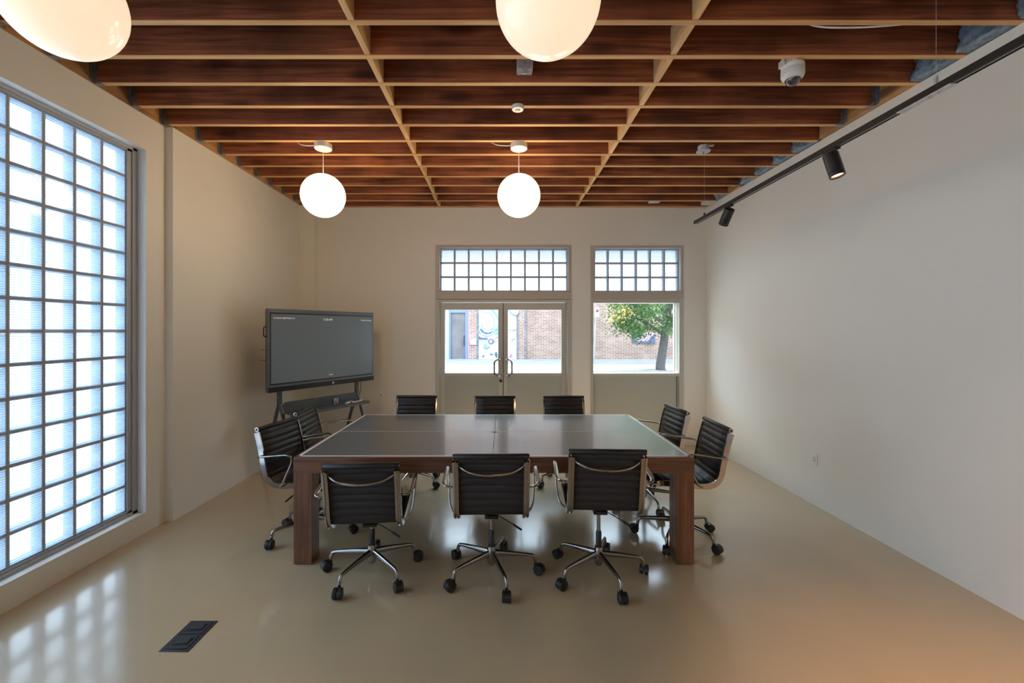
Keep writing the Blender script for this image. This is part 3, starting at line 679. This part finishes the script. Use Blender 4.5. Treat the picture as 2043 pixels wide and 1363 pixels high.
def make_chair():
    r = empty('office_chair'); tag(r, 'x', 'office chair', 'black ribbed office chairs around the table')
    up = []
    seat = sling(0, SPLIT, ROLLF).build('seat', [M['leather'], M['rearcloth']], r, ang=50)
    back = sling(SPLIT, len(PR) - 1, ROLLT).build('backrest', [M['leather'], M['rearcloth']], r, ang=50)
    up += [seat, back]
    rp = PR[3:-2]
    for q in (-1, 1):
        mb = MB()
        sec = [(.197, .010), (.212, .008), (.213, .017), (.221, .017), (.221, -.010), (.233, -.010), (.234, .030), (.222, .034), (.221, .024), (.212, .024), (.211, .034), (.198, .032)]
        sec = [(q * a, -b_) for a, b_ in sec]
        mb.sweep(rp, sec)
        for c in (ROLLT, ROLLF):
            mb.lathe([(.012, 0), (.0175, .001), (.0175, .004), (.0085, .005), (.0085, -.002), (0, -.002)], (q * .228, c[0], c[1]), 20, (q, 0, 0))
        up.append(mb.build('side_rail', M['chrome'], r, ang=30))
    # back spreader: bowed bar behind the back
    pts = spline([(-.198, -.305, .838), (-.185, -.318, .822), (-.13, -.345, .800), (-.06, -.360, .790), (0, -.364, .788), (.06, -.360, .790), (.13, -.345, .800), (.185, -.318, .822), (.198, -.305, .838)], 6)
    up.append(MB().tube(pts, [(.006 + .005 * math.sin(PI * i / (len(pts) - 1)), .007 + .003 * math.sin(PI * i / (len(pts) - 1))) for i in range(len(pts))], 10).build('back_spreader', M['chrome'], r))
    mb = MB()
    for yy, zz in ((-.07, .452), (.10, .462)):
        mb.tube(spline([(-.21, yy, zz), (-.13, yy, zz - .012), (0, yy * .6, zz - .016), (.13, yy, zz - .012), (.21, yy, zz)], 5), .010, 8)
    up.append(mb.build('seat_spreader', M['dchrome'], r))
    for q in (-1, 1):
        P3 = [(.224, -.262, .686), (.252, -.268, .686), (.280, -.256, .690), (.293, -.215, .697), (.294, -.15, .706), (.294, -.06, .718), (.294, -.005, .723), (.293, .026, .716), (.291, .036, .694),
              (.288, .026, .650), (.284, -.010, .580), (.277, -.046, .515), (.265, -.075, .482), (.245, -.098, .466), (.226, -.112, .462)]
        pts = spline([(q * a, b_, c) for a, b_, c in P3], 4); rr = []
        for i in range(len(pts)):
            t = i / (len(pts) - 1); wide = 1 if .16 < t < .48 else max(0, 1 - abs(t - (.16 if t < .3 else .48)) / .12)
            rr.append((.0075 + .0065 * wide, .0075 - .0005 * wide))
        up.append(MB().tube(pts, rr, 12, up=(0, 0, 1)).build('armrest', M['chrome'], r))
    up.append(boxes((-.045, .045, -.085, .085, .405, .452), (-.032, .032, -.13, .12, .425, .447)).build('tilt_mechanism', M['plastic'], r, bevel=.004))
    mb = MB(); mb.tube([(.03, -.03, .415), (.10, -.055, .385), (.145, -.07, .363)], .0035, 8); mb.tube([(.138, -.068, .366), (.150, -.072, .360), (.195, -.088, .338), (.200, -.09, .336)], [.004, .0075, .0065, .004], 10)
    up.append(mb.build('height_lever', M['plastic'], r))
    up.append(MB().lathe([(0, .20), (.0125, .20), (.0125, .408), (0, .408)], (0, 0, 0), 20).build('gas_piston', M['dchrome'], r))
    MB().lathe([(0, .18), (.019, .18), (.0195, .285), (.0165, .290), (.0165, .297), (0, .297)], (0, 0, 0), 24).build('gas_lift', M['plastic'], r)
    MB().lathe([(0, .066), (.018, .066), (.024, .075), (.029, .12), (.029, .17), (.024, .190), (.0, .191)], (0, 0, 0), 28).build('hub', M['dchrome'], r)
    lp = spline([(.015, 0, .143), (.10, 0, .139), (.19, 0, .132), (.255, 0, .125), (.281, 0, .117), (.293, 0, .097), (.297, 0, .070)], 5)
    K = len(lp); rr = []
    for p_ in lp:
        t = min(1, p_.x / .26); rr.append((.0165 - .006 * t, .0245 - .0125 * t))
    leg0 = MB().tube(lp, rr, 14).build('leg', M['dchrome'], r)
    # caster: origin at pivot
    mb = MB(); mb.tube([(0, 0, .072), (0, 0, .045)], .0105, 12)
    arc = [(.027 + .0355 * math.cos(a), .0325 + .0355 * math.sin(a)) for a in [math.radians(-12 + 17 * k) for k in range(12)]]
    arc2 = [(.027 + .022 * math.cos(a), .0325 + .022 * math.sin(a)) for a in [math.radians(-12 + 17 * k) for k in range(12)]]
    poly = arc + arc2[::-1]; n = len(poly)
    for (w0, w1, pl) in ((-.024, .024, arc + [(.027 + .0335 * math.cos(a), .0325 + .0335 * math.sin(a)) for a in [math.radians(-12 + 17 * k) for k in range(12)]][::-1]), (-.004, .004, poly)):
        n = len(pl); vs = [(x, w, z) for w in (w0, w1) for x, z in pl]
        fs = []
        for k in range(n // 2 - 1): fs += [(k, k + 1, n - 2 - k, n - 1 - k), (n + k, n + n - 1 - k, n + n - 2 - k, n + k + 1)]
        fs += [(k, (k + 1) % n, n + (k + 1) % n, n + k) for k in range(n)]
        mb.add(vs, fs)
    c0 = mb.build('caster', M['plastic'], r, (.297, 0, 0))
    for q in (-1, 1):
        MB().lathe([(.010, 0), (.012, .001), (.018, .001), (.027, .0005), (.0315, -.004), (.0315, -.018), (.027, -.022), (0, -.022)], (.027, q * .027, .0315), 28, (0, q, 0)).build('wheel', M['plastic'], c0)
    for k in range(1, 5):
        l2 = leg0.copy(); COL.objects.link(l2); l2.parent = r; l2['k'] = k
        c2 = copy_tree(c0, r); c2['k'] = k
    leg0['k'] = 0; c0['k'] = 0
    for u_ in up: u_['up'] = 1
    return r
def setup_chair(r, x, y, face, base, lift, label, contacts=None, seed=0):
    """face, base in degrees; face 90 looks along +Y"""
    rnd = random.Random(seed)
    r.location = (x, y, 0); r.rotation_euler = (0, 0, math.radians(face - 90)); r['label'] = label
    off = math.radians(base) - math.radians(face - 90)
    for ch in r.children:
        if 'up' in ch: ch.location.z = lift
        if 'k' in ch:
            a = off + ch['k'] * 2 * PI / 5
            if ch.name.startswith('leg'): ch.rotation_euler = (0, 0, a)
            else:
                ch.location = (.297 * math.cos(a), .297 * math.sin(a), 0)
                sw = rnd.uniform(0, 2 * PI)
                if contacts:
                    wa = math.radians(base) + ch['k'] * 2 * PI / 5
                    pv = Vector((x + .297 * math.cos(wa), y + .297 * math.sin(wa)))
                    best = min((Vector(c) for c in contacts), key=lambda c: (c - pv).length)
                    sw = math.atan2(best.y - pv.y, best.x - pv.x) - math.radians(face - 90)
                ch.rotation_euler = (0, 0, sw)
proto = make_chair()
chairs = [
    (-.885, 2.966, 95, 29.6, -.063, 'office chair on the near side by the left table leg, sitting lowest', [(-1.19, 2.99), (-1.008, 2.658), (-.652, 2.74), (-.612, 3.114), (-.953, 3.33)]),
    (-.072, 2.947, 91, 1.5, 0, 'office chair in the middle of the near side of the table', [(-.332, 3.141), (-.317, 2.76), (.026, 2.631), (.237, 2.948), (.01, 3.255)]),
    (.650, 2.940, 87, -3.5, .03, 'office chair on the near side by the right table leg', [(.4, 3.151), (.378, 2.766), (.727, 2.617), (.949, 2.927), (.78, 3.2625)]),
    (-1.525, 3.50, -12, 5, 0, 'office chair at the left end of the table, nearer the viewer', [(-1.748, 3.27), (-1.814, 3.662), (-1.215, 3.536)]),
    (-1.57, 4.19, 3, 40, 0, 'office chair at the left end of the table, beside the screen stand', None),
    (1.386, 3.465, 178, 19, .018, 'office chair at the right end of the table, nearer the viewer', [(1.589, 3.197), (1.674, 3.562), (1.085, 3.553), (1.376, 3.818), (1.205, 3.197)]),
    (1.345, 4.13, 184, 60, .012, 'office chair at the right end of the table, farther one below the window', None),
    (-.975, 4.67, 270, -28, 0, 'office chair on the far side of the table left of the door', None),
    (-.080, 4.67, 270, 10, -.003, 'office chair on the far side directly in front of the left door leaf', None),
    (.700, 4.67, 270, -18, -.003, 'office chair on the far side in front of the right door leaf', None)]
for i, (x, y, fc, bs, lf, lab, con) in enumerate(chairs):
    c = proto if i == 0 else copy_tree(proto)
    setup_chair(c, x, y, fc, bs, lf, lab, con, i + 3)
for o in bpy.data.objects:
    for k in ('k', 'up'):
        if k in o: del o[k]

# ------------------------------------------------------------------ display on a rolling stand
TL = Vector((-2.472, 4.60, 0)); TU = Vector((.527, .850, 0)).normalized(); TN = Vector((.850, -.527, 0)).normalized(); TWD = 1.435
rz = math.atan2(TU.y, TU.x)
st = empty('display_stand', TL, rz); tag(st, 'dark grey A-frame stand with a tray carrying the screen', 'stand')
# local frame: x along the screen, -y towards the room
for cx in (.185, 1.235):
    boxes((cx - .022, cx + .022, .075, .115, .80, 1.50)).build('column', M['stand'], st, bevel=.006)
    mb = MB()
    for q in (-1, 1):
        mb.tube([(cx, .095 + q * .004, .83), (cx, .095 + q * .05, .74), (cx, .095 + q * .30, .03)], [(.020, .017)] * 3, 10)
    mb.build('a_frame_leg', M['stand'], st)
    for q in (-1, 1):
        MB().lathe([(.026, 0), (.026, .02), (.016, .032), (0, .032)], (cx, .095 + q * .303, 0), 16).build('foot', M['plastic'], st)
boxes((.185, 1.235, .10, .12, 1.30, 1.36), (.185, 1.235, .10, .12, 1.05, 1.11)).build('cross_bar', M['stand'], st, smooth=False)
def rr_poly(x0, x1, z0, z1, r_, corners=(0, 0, 1, 1)):
    P = []
    for (cx, cz, a0, on) in ((x0, z0, 180, corners[0]), (x1, z0, 270, corners[1]), (x1, z1, 0, corners[2]), (x0, z1, 90, corners[3])):
        if not on: P.append((cx, cz)); continue
        sx = 1 if cx == x0 else -1; sz = 1 if cz == z0 else -1
        for k in range(7):
            a = math.radians(a0 + 15 * k); P.append((cx + sx * r_ + r_ * math.cos(a), cz + sz * r_ + r_ * math.sin(a)))
    return P
mb = MB(); mb.prism(rr_poly(.20, 1.21, .735, .845, .05), .068, .073)
mb.box(.17, 1.25, -.13, .073, .733, .738); mb.box(.17, 1.25, -.134, -.130, .708, .738); mb.build('tray', M['stand'], st)
sc = empty('display_screen', TL + Vector((0, 0, .98)), rz); tag(sc, 'large dark interactive display on the stand in the far left corner', 'display')
SW, SH = TWD, .895
boxes((0, SW, -.0, .055, 0, SH)).build('case', M['tvbody'], sc, bevel=.008)
boxes((.225, SW - .235, .055, .085, .10, .72)).build('rear_cover', M['tvbody'], sc, bevel=.01)
boxes((.022, SW - .018, -.002, .002, .078, SH - .042)).build('screen_border', M['tvblack'], sc, smooth=False)
boxes((.032, SW - .028, -.004, .0, .092, SH - .055)).build('screen_glass', M['screen'], sc, smooth=False)
boxes((0.002, SW - .002, -.006, .002, .0, .055)).build('lower_bar', M['tvblack'], sc, bevel=.002)
boxes((.0, SW, -.009, .001, .056, .066)).build('trim_strip', plain('strip_grey', (.16, .17, .18), .35, .5), sc, smooth=False)
MB().lathe([(.013, 0), (.013, .002), (.009, .002), (.009, 0)], (.80, -.006, .030), 24, (0, -1, 0)).build('logo_ring', M['white'], sc)
boxes((.40, .85, -.0015, .001, SH - .030, SH - .027), (.848, .851, -.0015, .001, SH - .030, SH)).build('panel_seam', M['tvblack'], sc, smooth=False)
mb = MB(); mb.tube(spline([(-.0, .03, .70), (-.022, .03, .70), (-.028, .03, .68), (-.028, .03, .62), (-.022, .03, .60), (0, .03, .60)], 4), .006, 8); mb.build('side_handle', M['plastic'], sc)
for zz in (.345, .455):
    MB().tube([(0, .03, zz), (-.055, .045, zz + .002)], .0028, 6).build('side_pen_hook', M['plastic'], sc)
def text(s, size, loc, rot, mat, name, parent=None, align='LEFT', depth=.0006):
    cu = bpy.data.curves.new(name, 'FONT'); cu.body = s; cu.size = size; cu.align_x = align; cu.extrude = depth
    o = bpy.data.objects.new(name, cu); COL.objects.link(o)
    bpy.context.view_layer.update()
    me = bpy.data.meshes.new_from_object(o.evaluated_get(bpy.context.evaluated_depsgraph_get())); bpy.data.objects.remove(o)
    me.materials.clear(); me.materials.append(mat)
    o = bpy.data.objects.new(name, me); COL.objects.link(o); o.location = loc; o.rotation_euler = rot
    if parent: o.parent = parent
    return o
UPR = (PI / 2, 0, 0)
text('La Caverna @ Mother LA', .023, (.058, -.0045, SH - .105), UPR, M['screentext'], 'room_name_text', sc)
text('11:50 AM', .034, (.725, -.0045, SH - .115), UPR, M['screentext'], 'clock_text', sc, 'CENTER')
text('Waiting for Meeting', .021, (SW - .045, -.0045, SH - .11), UPR, M['screentext'], 'status_text', sc, 'RIGHT')
text('zoom', .024, (.77, -.0045, .125), UPR, M['screentext'], 'small_text', sc, 'CENTER')
# cable
def stl(x, y, z): return TL + TU * x - TN * y + Vector((0, 0, z))
MB().tube(spline([stl(1.30, .09, .99), stl(1.305, .10, .90), stl(1.29, .11, .80), stl(1.22, .12, .66), stl(1.16, .13, .55), stl(1.14, .14, .40), stl(1.2, .1, .02)], 6), .004, 8).build('power_cable', M['plastic'])
tag(bpy.data.objects['power_cable'], 'black cable hanging from the right side of the display', 'cable')
# things on the tray
j = stl(.80, -.05, .7385); r = empty('glass_jar', j); tag(r, 'small clear jar of odds and ends on the stand tray', 'jar')
MB().lathe([(0, 0), (.034, 0), (.036, .004), (.036, .08), (.031, .092), (.031, .10), (.033, .10), (.033, .088), (.038, .078), (.038, .002), (0, -.001)], (0, 0, 0), 24).build('jar_glass', glass('jar_glass', (.8, .8, .78), .15), r)
mb = MB()
for k in range(6):
    a = k * 1.1; mb.tube([(.014 * math.cos(a), .014 * math.sin(a), .003), (.022 * math.cos(a + .5), .022 * math.sin(a + .5), .07 + .004 * k)], .005, 6)
mb.build('jar_contents', plain('jar_contents', (.5, .36, .26), .7, var=.5, vscale=60), r)
o = MB().box(-.045, .045, -.02, .02, 0, .018).build('eraser_sponge', M['yellow'], None, stl(1.02, -.03, .7385), rz + .15, bevel=.004); tag(o, 'yellow sponge at the right end of the stand tray', 'sponge')
for k, (x_, y_, a, nm) in enumerate(((.97, -.075, .1, 'left'), (1.07, -.085, -.1, 'middle'), (1.15, -.06, .2, 'right'))):
    mt = [plain('marker_cap', (.05, .05, .06), .4), plain('marker_green', (.5, .6, .35), .4), M['white']][k]
    r = empty('marker_pen', stl(x_, y_, .7465), rz + a); tag(r, ['white marker pen lying left of the sponge on the tray', 'pale green marker pen lying before the sponge on the tray', 'white marker pen lying at the right edge of the tray'][k], 'marker', 'marker pens on the stand tray')
    MB().lathe([(.004, -.05), (.008, -.048), (.008, .02), (0, .02)], (0, 0, 0), 12, (1, 0, 0)).build('pen_barrel', M['white'], r)
    MB().lathe([(.0082, .02), (.0082, .055), (.006, .058), (0, .058)], (0, 0, 0), 12, (1, 0, 0)).build('pen_cap', mt, r)

# ------------------------------------------------------------------ the street outside
YX = 24.5
o = boxes((-45, 3.3 + 40, 6.44, 17.5, -.4, -.15), (-45, -3.12, -25, 6.44, -.4, -.15)).build('floor_street', M['asphalt'], smooth=False); o.name = 'ground_street'
tag(o, 'grey asphalt street outside the door', 'street', kind='structure')
o = boxes((-3.3, 20, 6.44, 8.6, -.15, -.02), (-9, -3.12, -20, 12, -.15, -.04)).build('ground_near_pavement', M['concrete'], smooth=False)
tag(o, 'pale concrete pavement beside the building', 'pavement', kind='structure')
o = boxes((-45, 43, 17.62, 25, -.4, .0)).build('ground_far_pavement', M['concrete'], smooth=False)
tag(o, 'sunlit concrete pavement across the street', 'pavement', kind='structure')
o = boxes((-45, 3.4, 17.5, 17.62, -.4, .0)).build('ground_red_curb', M['curb'], smooth=False); tag(o, 'faded red curb seen through the double door', 'curb', kind='structure')
o = boxes((3.4, 43, 17.5, 17.62, -.4, .0)).build('ground_grey_curb', M['concrete'], smooth=False); tag(o, 'unpainted curb seen through the right window', 'curb', kind='structure')

bd = empty('brick_building', (0, YX, 0)); tag(bd, 'pale brick building with mural across the street', 'building')
def wx(px): return (px - VX) / F * YX
def wz(py): return HC - (py - VY) / F * YX
boxes((-45, wx(889), 0, 3, -.1, 9.6), (wx(889), wx(935), .0, 3, 2.9, 9.6), (wx(935), 43, 0, 3, -.1, 9.6), (wx(889), wx(935), .3, 3, -.1, 2.9)).build('brick_wall', M['brick'], bd, smooth=False)
boxes((wx(936), wx(951), -.08, .0, 0, 6.7), (wx(1034.5), wx(1046), -.08, 0, 0, 6.7)).build('pilaster', M['brick'], bd, smooth=False)
for a, c in ((951, 955), (1030.5, 1034.5), (1046, 1049.5)):
    boxes((wx(a), wx(c), -.09, 0, 0, 6.7)).build('dark_brick_edge', M['brickdark'], bd, smooth=False)
M['blueframe'] = plain('blue_grey_paint', (.12, .155, .25), .6); M['palebl'] = plain('pale_blue_paint', (.27, .33, .46), .6)
M['doorbr'] = plain('grey_brown_door', (.11, .095, .10), .6, var=.3, vscale=2); M['pink'] = plain('magenta_paint', (.75, .20, .45), .6)
boxes((wx(889), wx(895.5), .0, .2, 0, 2.9)).build('door_surround', M['palebl'], bd, smooth=False)
boxes((wx(895.5), wx(899), .05, .25, 0, 2.9), (wx(928), wx(934), .05, .25, 0, 2.9), (wx(899), wx(928), .05, .25, wz(624), 2.9)).build('street_door_frame', M['blueframe'], bd, smooth=False)
boxes((wx(899), wx(928), .15, .22, 0, wz(624))).build('street_door', M['doorbr'], bd, smooth=False)
boxes((wx(934), wx(936), -.02, .1, 0, 2.9)).build('pink_edge', M['pink'], bd, smooth=False)
mb = MB(); mb.tube([(wx(925.5), .15, wz(690)), (wx(925.5), .08, wz(688)), (wx(925.5), .08, wz(672)), (wx(925.5), .15, wz(670))], .02, 8); mb.build('street_door_handle', M['plastic'], bd)
# mural
M['murw'] = plain('mural_white', (.48, .49, .50), .7); M['murb'] = plain('mural_pale_blue', (.28, .45, .52), .7); M['murm'] = plain('mural_mid_blue', (.13, .26, .34), .7)
M['murn'] = plain('mural_navy', (.05, .075, .14), .7); M['murp'] = plain('mural_pink', (.45, .25, .45), .7); M['murr'] = plain('mural_red', (.55, .12, .25), .7); M['murg'] = plain('mural_line_grey', (.07, .08, .10), .7)
mm = [M['murw'], M['murb'], M['murm'], M['murn'], M['murp'], M['murr'], M['murg']]
mb = MB(); lay = [0]
def shp(mi, pts):
    lay[0] += 1; y = -.02 - lay[0] * .004
    mb.mat(mi).prism([(wx(a), wz(c)) for a, c in pts], y, -.01)
def band(mi, cl, w):
    P = spline([(a, c, 0) for a, c in cl], 6); A_, B_ = [], []
    for i, p_ in enumerate(P):
        d = (P[min(i + 1, len(P) - 1)] - P[max(i - 1, 0)]).normalized(); n_ = Vector((-d.y, d.x, 0)) * w / 2
        A_.append(p_ + n_); B_.append(p_ - n_)
    lay[0] += 1; y = -.02 - lay[0] * .004; mb.mat(mi)
    vs = []; K = len(P)
    for p_ in A_ + B_: vs.append((wx(p_.x), y, wz(p_.y)))
    mb.add(vs, [(k, k + 1, K + k + 1, K + k) for k in range(K - 1)])
mb.mat(0).box(wx(955), wx(1030.5), -.02, 0, wz(722), 4.6)
band(1, [(961, 616), (966, 621), (975, 621), (984, 627), (990, 640), (988, 654), (980, 662)], 7)
band(2, [(972, 612), (982, 618), (990, 628), (996, 642), (993, 656), (984, 664)], 4)
band(6, [(960, 618), (964, 624), (974, 624), (981, 630), (986, 641), (984, 652), (978, 658), (968, 657), (960, 652)], .8)
band(6, [(986, 612), (993, 624), (998, 636), (1000, 650)], .7)
shp(4, [(961, 626), (964, 627), (968, 634), (966, 627), (969, 627), (971, 636), (973, 629), (977, 630), (976, 645), (973, 647), (969, 640), (963, 634)])
shp(4, [(979, 640), (983, 641), (981, 648), (978, 648)])
shp(3, [(960, 655), (966, 662), (974, 664), (982, 661), (984, 660), (979, 666), (970, 667), (962, 664), (958, 658)])
band(2, [(958, 656), (957, 665), (962, 669), (974, 670), (981, 668)], .9)
band(6, [(956, 661), (960, 668), (970, 671), (980, 670), (984, 666), (1003, 667), (1030, 658)], .8)
shp(3, [(955, 671), (962, 674), (973, 674), (972, 678), (956, 677.5)])
band(6, [(955, 680), (971, 680), (974, 676)], .7)
band(6, [(982, 657), (995, 657.5), (1010, 658), (1030, 658.5)], .9)
shp(2, [(988, 664), (994, 660), (1000, 660), (1000, 666), (990, 667)])
def ell(cx, cz, a, c, n=20, a0=0, a1=360): return [(cx + a * math.cos(math.radians(a0 + (a1 - a0) * k / n)), cz + c * math.sin(math.radians(a0 + (a1 - a0) * k / n))) for k in range(n)]
shp(6, ell(980, 681.5, 6, 5.6)); shp(0, [(977, 679), (982, 678.5), (982, 684), (977, 684)])
shp(2, ell(970, 691, 5.6, 5.4)); shp(1, ell(974, 689.5, 2.6, 2.6)); band(6, [(965, 693), (970, 696.5), (975, 693.5), (978, 692)], .9)
band(6, [(961, 694), (964, 699), (967, 703), (974, 704), (979, 701), (978, 695)], .5); band(6, [(966, 703), (965.5, 709)], .6); band(6, [(978, 702), (979, 706)], .6)
shp(3, [(961.5, 711), (966, 708.5), (967, 710), (963, 713)]); shp(3, [(977.5, 706), (983.5, 705.5), (983.5, 707.5), (978, 708.3)])
shp(3, [(988, 703), (991, 702), (993, 709), (992.5, 714), (989, 713), (987, 707)])
band(6, [(1014, 672), (1018, 678), (1020, 690), (1018, 698), (1015, 702)], .7); band(6, [(1021, 681), (1024, 677), (1028, 676)], 1.6); band(6, [(1027, 680), (1025, 692)], .6)
band(6, [(987, 680), (990, 682), (988, 684)], 1.2); band(3, [(988, 676), (996, 671), (1002, 668)], 1.6)
shp(5, [(1015, 711), (1018, 707), (1022, 705.5), (1022, 710), (1018.5, 714), (1016, 713)])
shp(1, [(1014, 612), (1035, 612), (1036, 622), (1032, 628), (1027, 629), (1021, 625), (1016, 619)])
band(6, [(1014, 617), (1020, 626), (1027, 630), (1033, 628), (1036, 620)], 1.0)
shp(1, ell(957.5, 628, 1.2, 1.8)); shp(6, ell(963, 648, .8, 1.2)); shp(1, ell(958, 650, 2, 1.4))
mb.build('mural', mm, bd, smooth=False)
M['stripe_w'] = plain('panel_white', (.8, .85, .88), .6); M['stripe_p'] = plain('panel_pink', (.70, .25, .36), .6)
mb = MB(); x0, x1, z0, z1 = wx(1261.5), wx(1306), wz(683.6), wz(664)
mb.mat(0).box(x0, x1, -.06, .0, z0, z1)
k = 0; xx = x0 + .1
while xx < x1 - .5:
    mb.mat(1 + k % 2); mb.prism([(xx, z0 + .08), (xx + (.045 if k % 2 == 0 else .09), z0 + .08), (xx + .55, z1), (xx + .50 - (0 if k % 2 == 0 else .04), z1)], -.07, -.055); xx += .125; k += 1
mb.build('striped_wall_panel', [M['murn'], M['stripe_w'], M['stripe_p']], bd, smooth=False)
boxes((wx(1261), wx(1307), -.09, 0, wz(684.5), wz(683.2))).build('panel_sill', M['murn'], bd, smooth=False)
o = boxes((wx(938), wx(951), -.16, -.082, wz(688), wz(677.5))).build('utility_box', plain('grey_utility_box', (.32, .33, .35), .6), None, (0, YX, 0), bevel=.01); tag(o, 'grey box on the brick beside the mural across the street', 'utility box')
# no parking sign
YS = 22.0
def sx(px): return (px - VX) / F * YS
def sz(py): return HC - (py - VY) / F * YS
ns = empty('no_parking_sign', (sx(1184), YS, 0)); tag(ns, 'white no parking sign on a slim leaning pole across the street', 'street sign')
ox = sx(1184)
MB().tube([(0, 0, 0), (sx(1189.5) - ox, 0, sz(612))], .03, 8).build('sign_post', M['palebl'], ns)
boxes((sx(1186) - ox, sx(1195.3) - ox, -.05, -.035, sz(633), sz(614.5))).build('sign_plate', M['murw'], ns, bevel=.004)
cx, cz = sx(1191.3) - ox, sz(620.5)
mb = MB(); mb.mat(1).lathe([(.078, 0), (.078, .006), (.060, .006), (.060, 0)], (cx, -.05, cz), 28, (0, -1, 0))
mb.mat(1).prism([(cx - .055, cz + .04), (cx - .04, cz + .055), (cx + .055, cz - .04), (cx + .04, cz - .055)], -.057, -.05); mb.build('sign_ring', [M['murn'], M['murr']], ns)
text('P', .12, (cx - .035, -.0515, cz - .042), UPR, M['murg'], 'sign_letter', ns, 'LEFT', .001)
# tree
TYY = 17.9
tree = empty('street_tree', (6.5, TYY, 0)); tag(tree, 'leafy green tree on the far pavement seen through the right window', 'tree')
tp = spline([(0, 0, -.02), (.0, 0, .25), (.10, 0, .9), (.20, 0, 1.6), (.30, 0, 2.3), (.35, 0, 3.1), (.3, 0, 4.0)], 4)
K = len(tp); mb = MB()
mb.tube(tp, [.26 if i == 0 else max(.05, .20 - .10 * i / K) for i in range(K)], 14)
rnd = random.Random(3)
limbs = []
for (a, zs, ln, rise) in ((2.9, 1.35, 2.0, .9), (3.4, 1.8, 2.3, 1.0), (.2, 1.6, 2.0, 1.2), (1.6, 2.0, 1.8, 1.3), (4.6, 1.9, 1.9, 1.2), (2.4, 2.3, 1.8, 1.6), (5.6, 2.3, 1.8, 1.5)):
    b0 = Vector((.24, 0, zs)); e = b0 + Vector((math.cos(a) * ln, math.sin(a) * ln, rise)); mid = (b0 + e) / 2 + Vector((0, 0, .25))
    pts = spline([b0, mid, e], 5); mb.tube(pts, [.08 - .06 * i / (len(pts) - 1) for i in range(len(pts))], 8); limbs.append((mid, e))
mb.build('trunk', M['bark'], tree)
mb = MB(); cl = []
for i in range(150):
    a = rnd.uniform(0, 2 * PI); rr_ = 2.45 * math.sqrt(rnd.random()); z = 1.68 + rnd.random() * 3.1
    lim = 1.25 + 1.25 * min(1, (z - 1.3) / .9)
    rr_ = min(rr_, lim); cl.append(Vector((.25 + rr_ * math.cos(a) * 1.02, rr_ * math.sin(a), z - (.28 if rr_ > 1.2 else 0) * rnd.random())))
cl += [Vector((-1.95 + .25 * k, -.4 + .1 * k, 2.1 - .12 * k)) for k in range(6)]
for ci, c in enumerate(cl):
    orange = c.x < -1.75 and c.z < 2.75 and rnd.random() < .45
    for k in range(95):
        d = Vector((rnd.gauss(0, .2), rnd.gauss(0, .2), rnd.gauss(0, .17))); p_ = c + d
        n_ = Vector((rnd.uniform(-1, 1), rnd.uniform(-1, 1), rnd.uniform(-.2, 1))).normalized(); u = n_.orthogonal().normalized(); w = n_.cross(u)
        s1, s2 = .062, .034
        mb.mat(1 if (orange and rnd.random() < .5) else 0)
        mb.add([p_ - u * s1, p_ + w * s2, p_ + u * s1, p_ - w * s2], [(0, 1, 2, 3)])
mb.build('foliage', [M['leaf'], M['leaf2']], tree, smooth=False)

# ------------------------------------------------------------------ light
sun = bpy.data.lights.new('sun', 'SUN'); sun.energy = 10.0; sun.angle = .01; sun.color = (1, .95, .86)
so = bpy.data.objects.new('sun', sun); COL.objects.link(so); so.rotation_euler = Vector((-.03, -.375, -.927)).to_track_quat('-Z', 'Y').to_euler()
w = bpy.data.worlds.new('sky'); SC.world = w; w.use_nodes = True
bg = w.node_tree.nodes['Background']; bg.inputs['Color'].default_value = (.66, .84, 1.0, 1); bg.inputs['Strength'].default_value = 3.9
def portal(loc, rot, sx_, sy_):
    l = bpy.data.lights.new('window_portal', 'AREA'); l.shape = 'RECTANGLE'; l.size = sx_; l.size_y = sy_; l.cycles.is_portal = True
    o = bpy.data.objects.new('window_portal', l); COL.objects.link(o); o.location = loc; o.rotation_euler = rot
portal((-3.13, .5 * (WY0 + WY1), 1.64), (PI / 2, 0, -PI / 2), WY1 - WY0, WZ1 - WZ0)
portal((.02, 6.42, 1.45), (-PI / 2, 0, 0), 1.9, 2.7)
portal((1.92, 6.42, 1.75), (-PI / 2, 0, 0), 1.3, 2.1)


# ------------------------------------------------------------------ camera
cam = bpy.data.cameras.new('camera'); cam.sensor_width = 36; cam.lens = F / 2043 * 36
cam.shift_x = (1021.5 - VX) / 2043; cam.shift_y = -(681.5 - VY) / 2043; cam.clip_start = .05; cam.clip_end = 200
co = bpy.data.objects.new('camera', cam); COL.objects.link(co); co.location = (0, 0, HC); co.rotation_euler = (PI / 2, 0, 0)
SC.camera = co
SC.view_settings.view_transform = 'Standard'; SC.view_settings.look = 'None'; SC.view_settings.gamma = 1; SC.view_settings.exposure = 1.22
SC.view_settings.use_curve_mapping = False
cy = SC.cycles
cy.max_bounces = 10; cy.diffuse_bounces = 6; cy.glossy_bounces = 4; cy.transparent_max_bounces = 16; cy.transmission_bounces = 6
cy.caustics_reflective = False; cy.caustics_refractive = False; cy.sample_clamp_indirect = 6
cy.use_denoising = True
